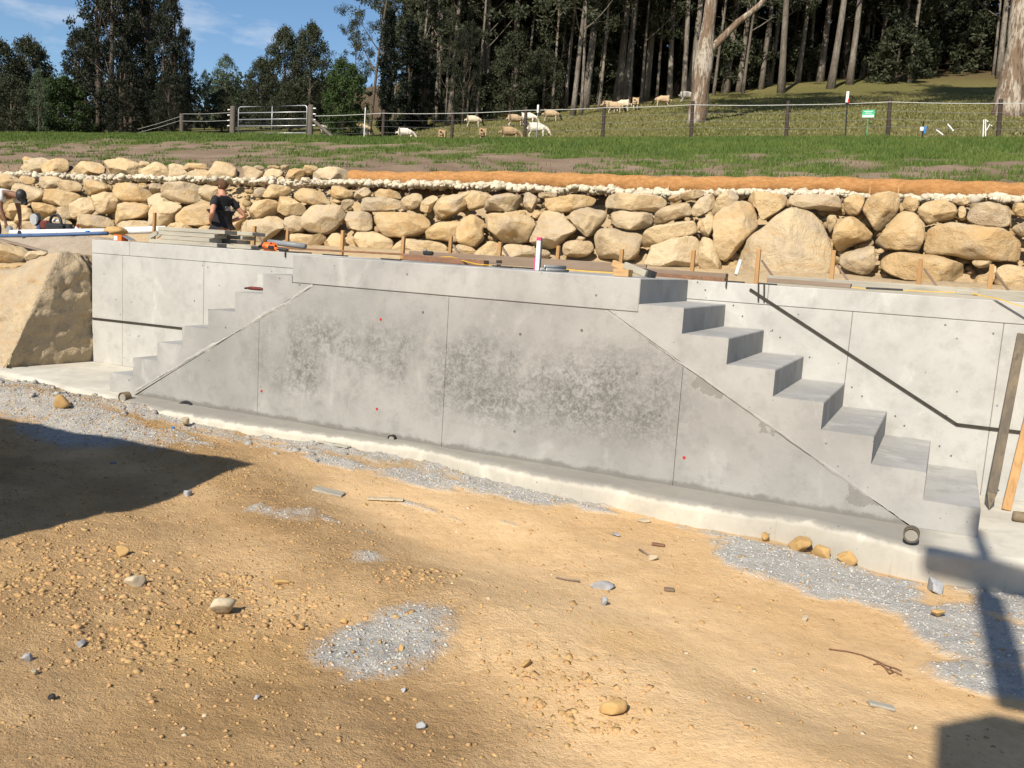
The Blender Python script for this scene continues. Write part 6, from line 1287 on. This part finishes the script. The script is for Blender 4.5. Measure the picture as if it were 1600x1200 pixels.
def scatter(n, wfun, smin, smax, mat, lab, name, power=2.5, sink=.35, base=CUBE, x0=-6.5, x1=5.2, y0=-4.6, y1=0.0):
    x = rng.uniform(x0, x1, n); y = rng.uniform(y0, y1, n); k = rng.uniform(0, 1, n) < wfun(x, y); x, y = x[k], y[k]; ok = y < foot_y(x)+.02; x, y = x[ok], y[ok]
    s = smin+(smax-smin)*rng.uniform(0, 1, len(x))**power; z = g_h(x, y)+s*(sink-.35)*.6; return tag(stone_obj(name, np.stack([x, y, z], 1), s, rng, M[mat], base, .7), lab, 'gravel', kind='stuff')
scatter(150000, lambda x, y: gravel_w(x, y)*.95, .003, .012, 'gravel_s', 'crushed grey gravel spilt in patches on the dirt', 'gravel', 2.5, .1)
scatter(150000, lambda x, y: np.clip(rough_w(x, y)-.30+.7*fbm(x*1.7, y*1.7, o=4, seed=140), 0, 1)**1.7*.7, .002, .013, 'clod_s', 'crumbly ochre clods over the trodden dirt', 'clods', 4.0)
def crumb(x, y):
    w = 0*x
    for px, py, r in ((120, 880, .35), (190, 900, .30), (330, 930, .28), (400, 960, .30), (640, 930, .18), (460, 950, .22), (860, 1080, .22), (900, 1120, .25), (60, 930, .35), (250, 1000, .3)):
        c = gpx(px, py); w = np.maximum(w, np.exp(-((x-c[0])**2+(y-c[1])**2)/(r*r)))
    return np.clip(w*1.2-.15+.5*fbm(x*5, y*5, o=3, seed=150), 0, 1)
scatter(60000, lambda x, y: crumb(x, y)*.8, .003, .024, 'clod_s', 'dense crumbly ochre clods round the larger stones', 'clods', 4.0, .1, x0=-2.5, x1=3.2, y0=-4.2, y1=-1.0)
scatter(30000, lambda x, y: .32+0*x, .003, .014, 'clod_s', 'scattered tan pebbles on the dirt', 'pebbles', 4.0)
scatter(5000, lambda x, y: .15+.4*gravel_w(x, y), .003, .016, 'lime_s', 'scattered pale stone chips on the dirt', 'chips', 5.0)
scatter(3500, lambda x, y: np.exp(-np.clip(-y-.2, 0, 9)/.4)*sstep(1.2, -1.0, x), .010, .045, 'rubble_s', 'grey rubble along the foot of the footing', 'rubble', 2.5)
# litter
def gp3(px, py, dz=.01): x, y = gpx(px, py); return np.array([x, y, gh(x, y)+dz])
def stick(name, lab, cat, pts, r, mat, flat=False): 
    P = [gp3(*p) for p in pts]; o = (MB().tube(P, r, 7) if not flat else MB().beam(P[0], P[-1], r, .012, .002)).obj(name, M[mat], None, not flat); return tag(o, lab, cat)
e = thing('wire_scrap', 'thin rusty tie wire with a frayed loop on the smooth dirt', 'wire', gp3(1350, 1030))
for pts in ([(1295, 1014), (1320, 1016), (1345, 1022), (1365, 1029), (1385, 1041), (1410, 1052)], [(1365, 1029), (1385, 1037), (1402, 1042), (1409, 1046)], [(1365, 1036), (1372, 1035), (1380, 1036), (1390, 1050), (1396, 1048), (1391, 1041)]):
    MB().tube([gp3(*p, .008) for p in pts], .0028, 6).obj('strand', M['rust'], e, True)
stick('thin_stick', 'thin brown stick beside the flat concrete lump', 'stick', [(868, 913), (885, 916), (905, 920)], .005, 'wood_dark'); stick('thin_stick', 'dark twig ending at the cream stone', 'stick', [(998, 866), (1010, 872), (1020, 878)], .006, 'wood_dark'); stick('thin_stick', 'dark stick poking from an orange clod by the footing', 'stick', [(404, 684), (420, 677), (437, 669)], .009, 'wood_dark')
stick('timber_scrap', 'weathered plank scrap half buried near the grey rubble', 'timber', [(490, 785), (536, 789)], .10, 'wood_grey', True); stick('timber_scrap', 'white-washed lath lying beside the plank scrap', 'timber', [(574, 793), (630, 797)], .05, 'lime', True); stick('timber_scrap', 'curled timber sliver near the foot of the wall', 'timber', [(498, 708), (545, 717)], .06, 'wood_grey', True)
stick('wood_chip', 'bundle of grey splinters lying on the smooth dirt', 'wood chip', [(1357, 1101), (1398, 1105)], .035, 'wood_grey', True); stick('wood_chip', 'dark brown bark chip on the smooth dirt', 'wood chip', [(1037, 927), (1053, 929)], .035, 'wood_dark', True); stick('wood_chip', 'brown chip in front of the long footing', 'wood chip', [(1018, 856), (1038, 859)], .03, 'rust', True)
a = np.linspace(0, 5.0, 16); c = gp3(288, 660, .03); tag(MB().tube([(c[0]+.075*math.cos(t), c[1]+.05*math.sin(t)*.6, c[2]+.05*math.sin(t)) for t in a], .014, 8).obj('pipe_coil', M['black'], None, True), 'black ribbed pipe coil in the rubble below the left steps', 'pipe')
tag(MB().box(gp3(270, 692, .012), (.03, .02, .02), None, .004).obj('blue_chip', M['bluebright']), 'tiny blue plastic chip on the dirt near the rubble', 'plastic chip')

# ------------------------------------------------------------------ added out of view: a guessed shed and excavator shaped to cast the foreground shadows
S_DIR = np.array([math.tan(SUN_AZ), 1.0, -TAN_EL/math.cos(SUN_AZ)])
def caster(T, yc): return np.array(T)+S_DIR*(yc-T[1])           # the point at depth yc whose shadow falls on T
T = onZ(418, 741, -0.15); Hs = 2.6; cs = T-S_DIR*((Hs-T[2])/-S_DIR[2])*-1 if False else T-S_DIR*((Hs-T[2])/(TAN_EL/math.cos(SUN_AZ)))
e = thing('shadow_shed', 'guessed grey steel shed standing out of view on the left', 'shed', (cs[0]-3.2, cs[1]-1.3, -.2))  # guessed building, added so its roof corner casts the left ground shadow
MB().box((cs[0]-3.2, cs[1]-1.32, 1.1), (6.2, 2.5, 2.6), None, .02).obj('wall', M['steel'], e); MB().box((cs[0]-3.25, cs[1]-1.3, Hs-.1), (6.5, 2.6, .2), None, .01).obj('roof', M['steel'], e)
for xx in (-5.2, -1.2): MB().box((cs[0]+xx, cs[1]-.06, 1.3), (1.1, .03, .9), None, .01).obj('window', M['grey_pl'], e)
MB().box((cs[0]-3.2, cs[1]-.055, .85), (.9, .04, 2.0), None, .01).obj('door', M['oldpost'], e)
ey = -6.75; e = thing('shadow_digger', 'guessed orange excavator parked out of view behind the viewer', 'shadow_digger', (4.6, -7.8, -.2))  # guessed machine, its block, pole and beam shapes added to throw the right shadow
k0 = caster(onZ(1466, 1062, -.17), ey); MB().box((k0[0]+.75, ey-.7, (k0[2]+.3)/2), (1.5, 1.4, k0[2]-.3), None, .20).obj('cab', M['orange'], e)
for xx in (.2, 1.4): MB().box((k0[0]+xx, ey-1.2, .1), (.36, 2.4, .6), None, .12).obj('track', M['black'], e)
MB().box((k0[0]+.8, ey-1.6, .9), (1.5, 1.5, 1.1), None, .1).obj('engine_house', M['orange'], e)
q0, q1, q2 = caster(onZ(1582, 1050, -.17), ey), caster(onZ(1545, 930, -.17), ey), caster(onY(1529, 800, 0.0), ey)
MB().beam(q0-(0, 0, .3), q1, .15, .15, .02, (0, 1, 0)).obj('boom', M['orange'], e); MB().beam(q1-(0, 0, .06), q2, .075, .10, .015, (0, 1, 0)).obj('dipper_arm', M['orange'], e)
u0 = caster(onZ(1442, 858, 0.0), ey); MB().box((u0[0]+.75, ey, u0[2]-.02), (1.5, .20, .10), None, .03).obj('bucket', M['blacksteel'], e)
for o in list(bpy.data.objects):
    if '_local' in o: del o['_local']
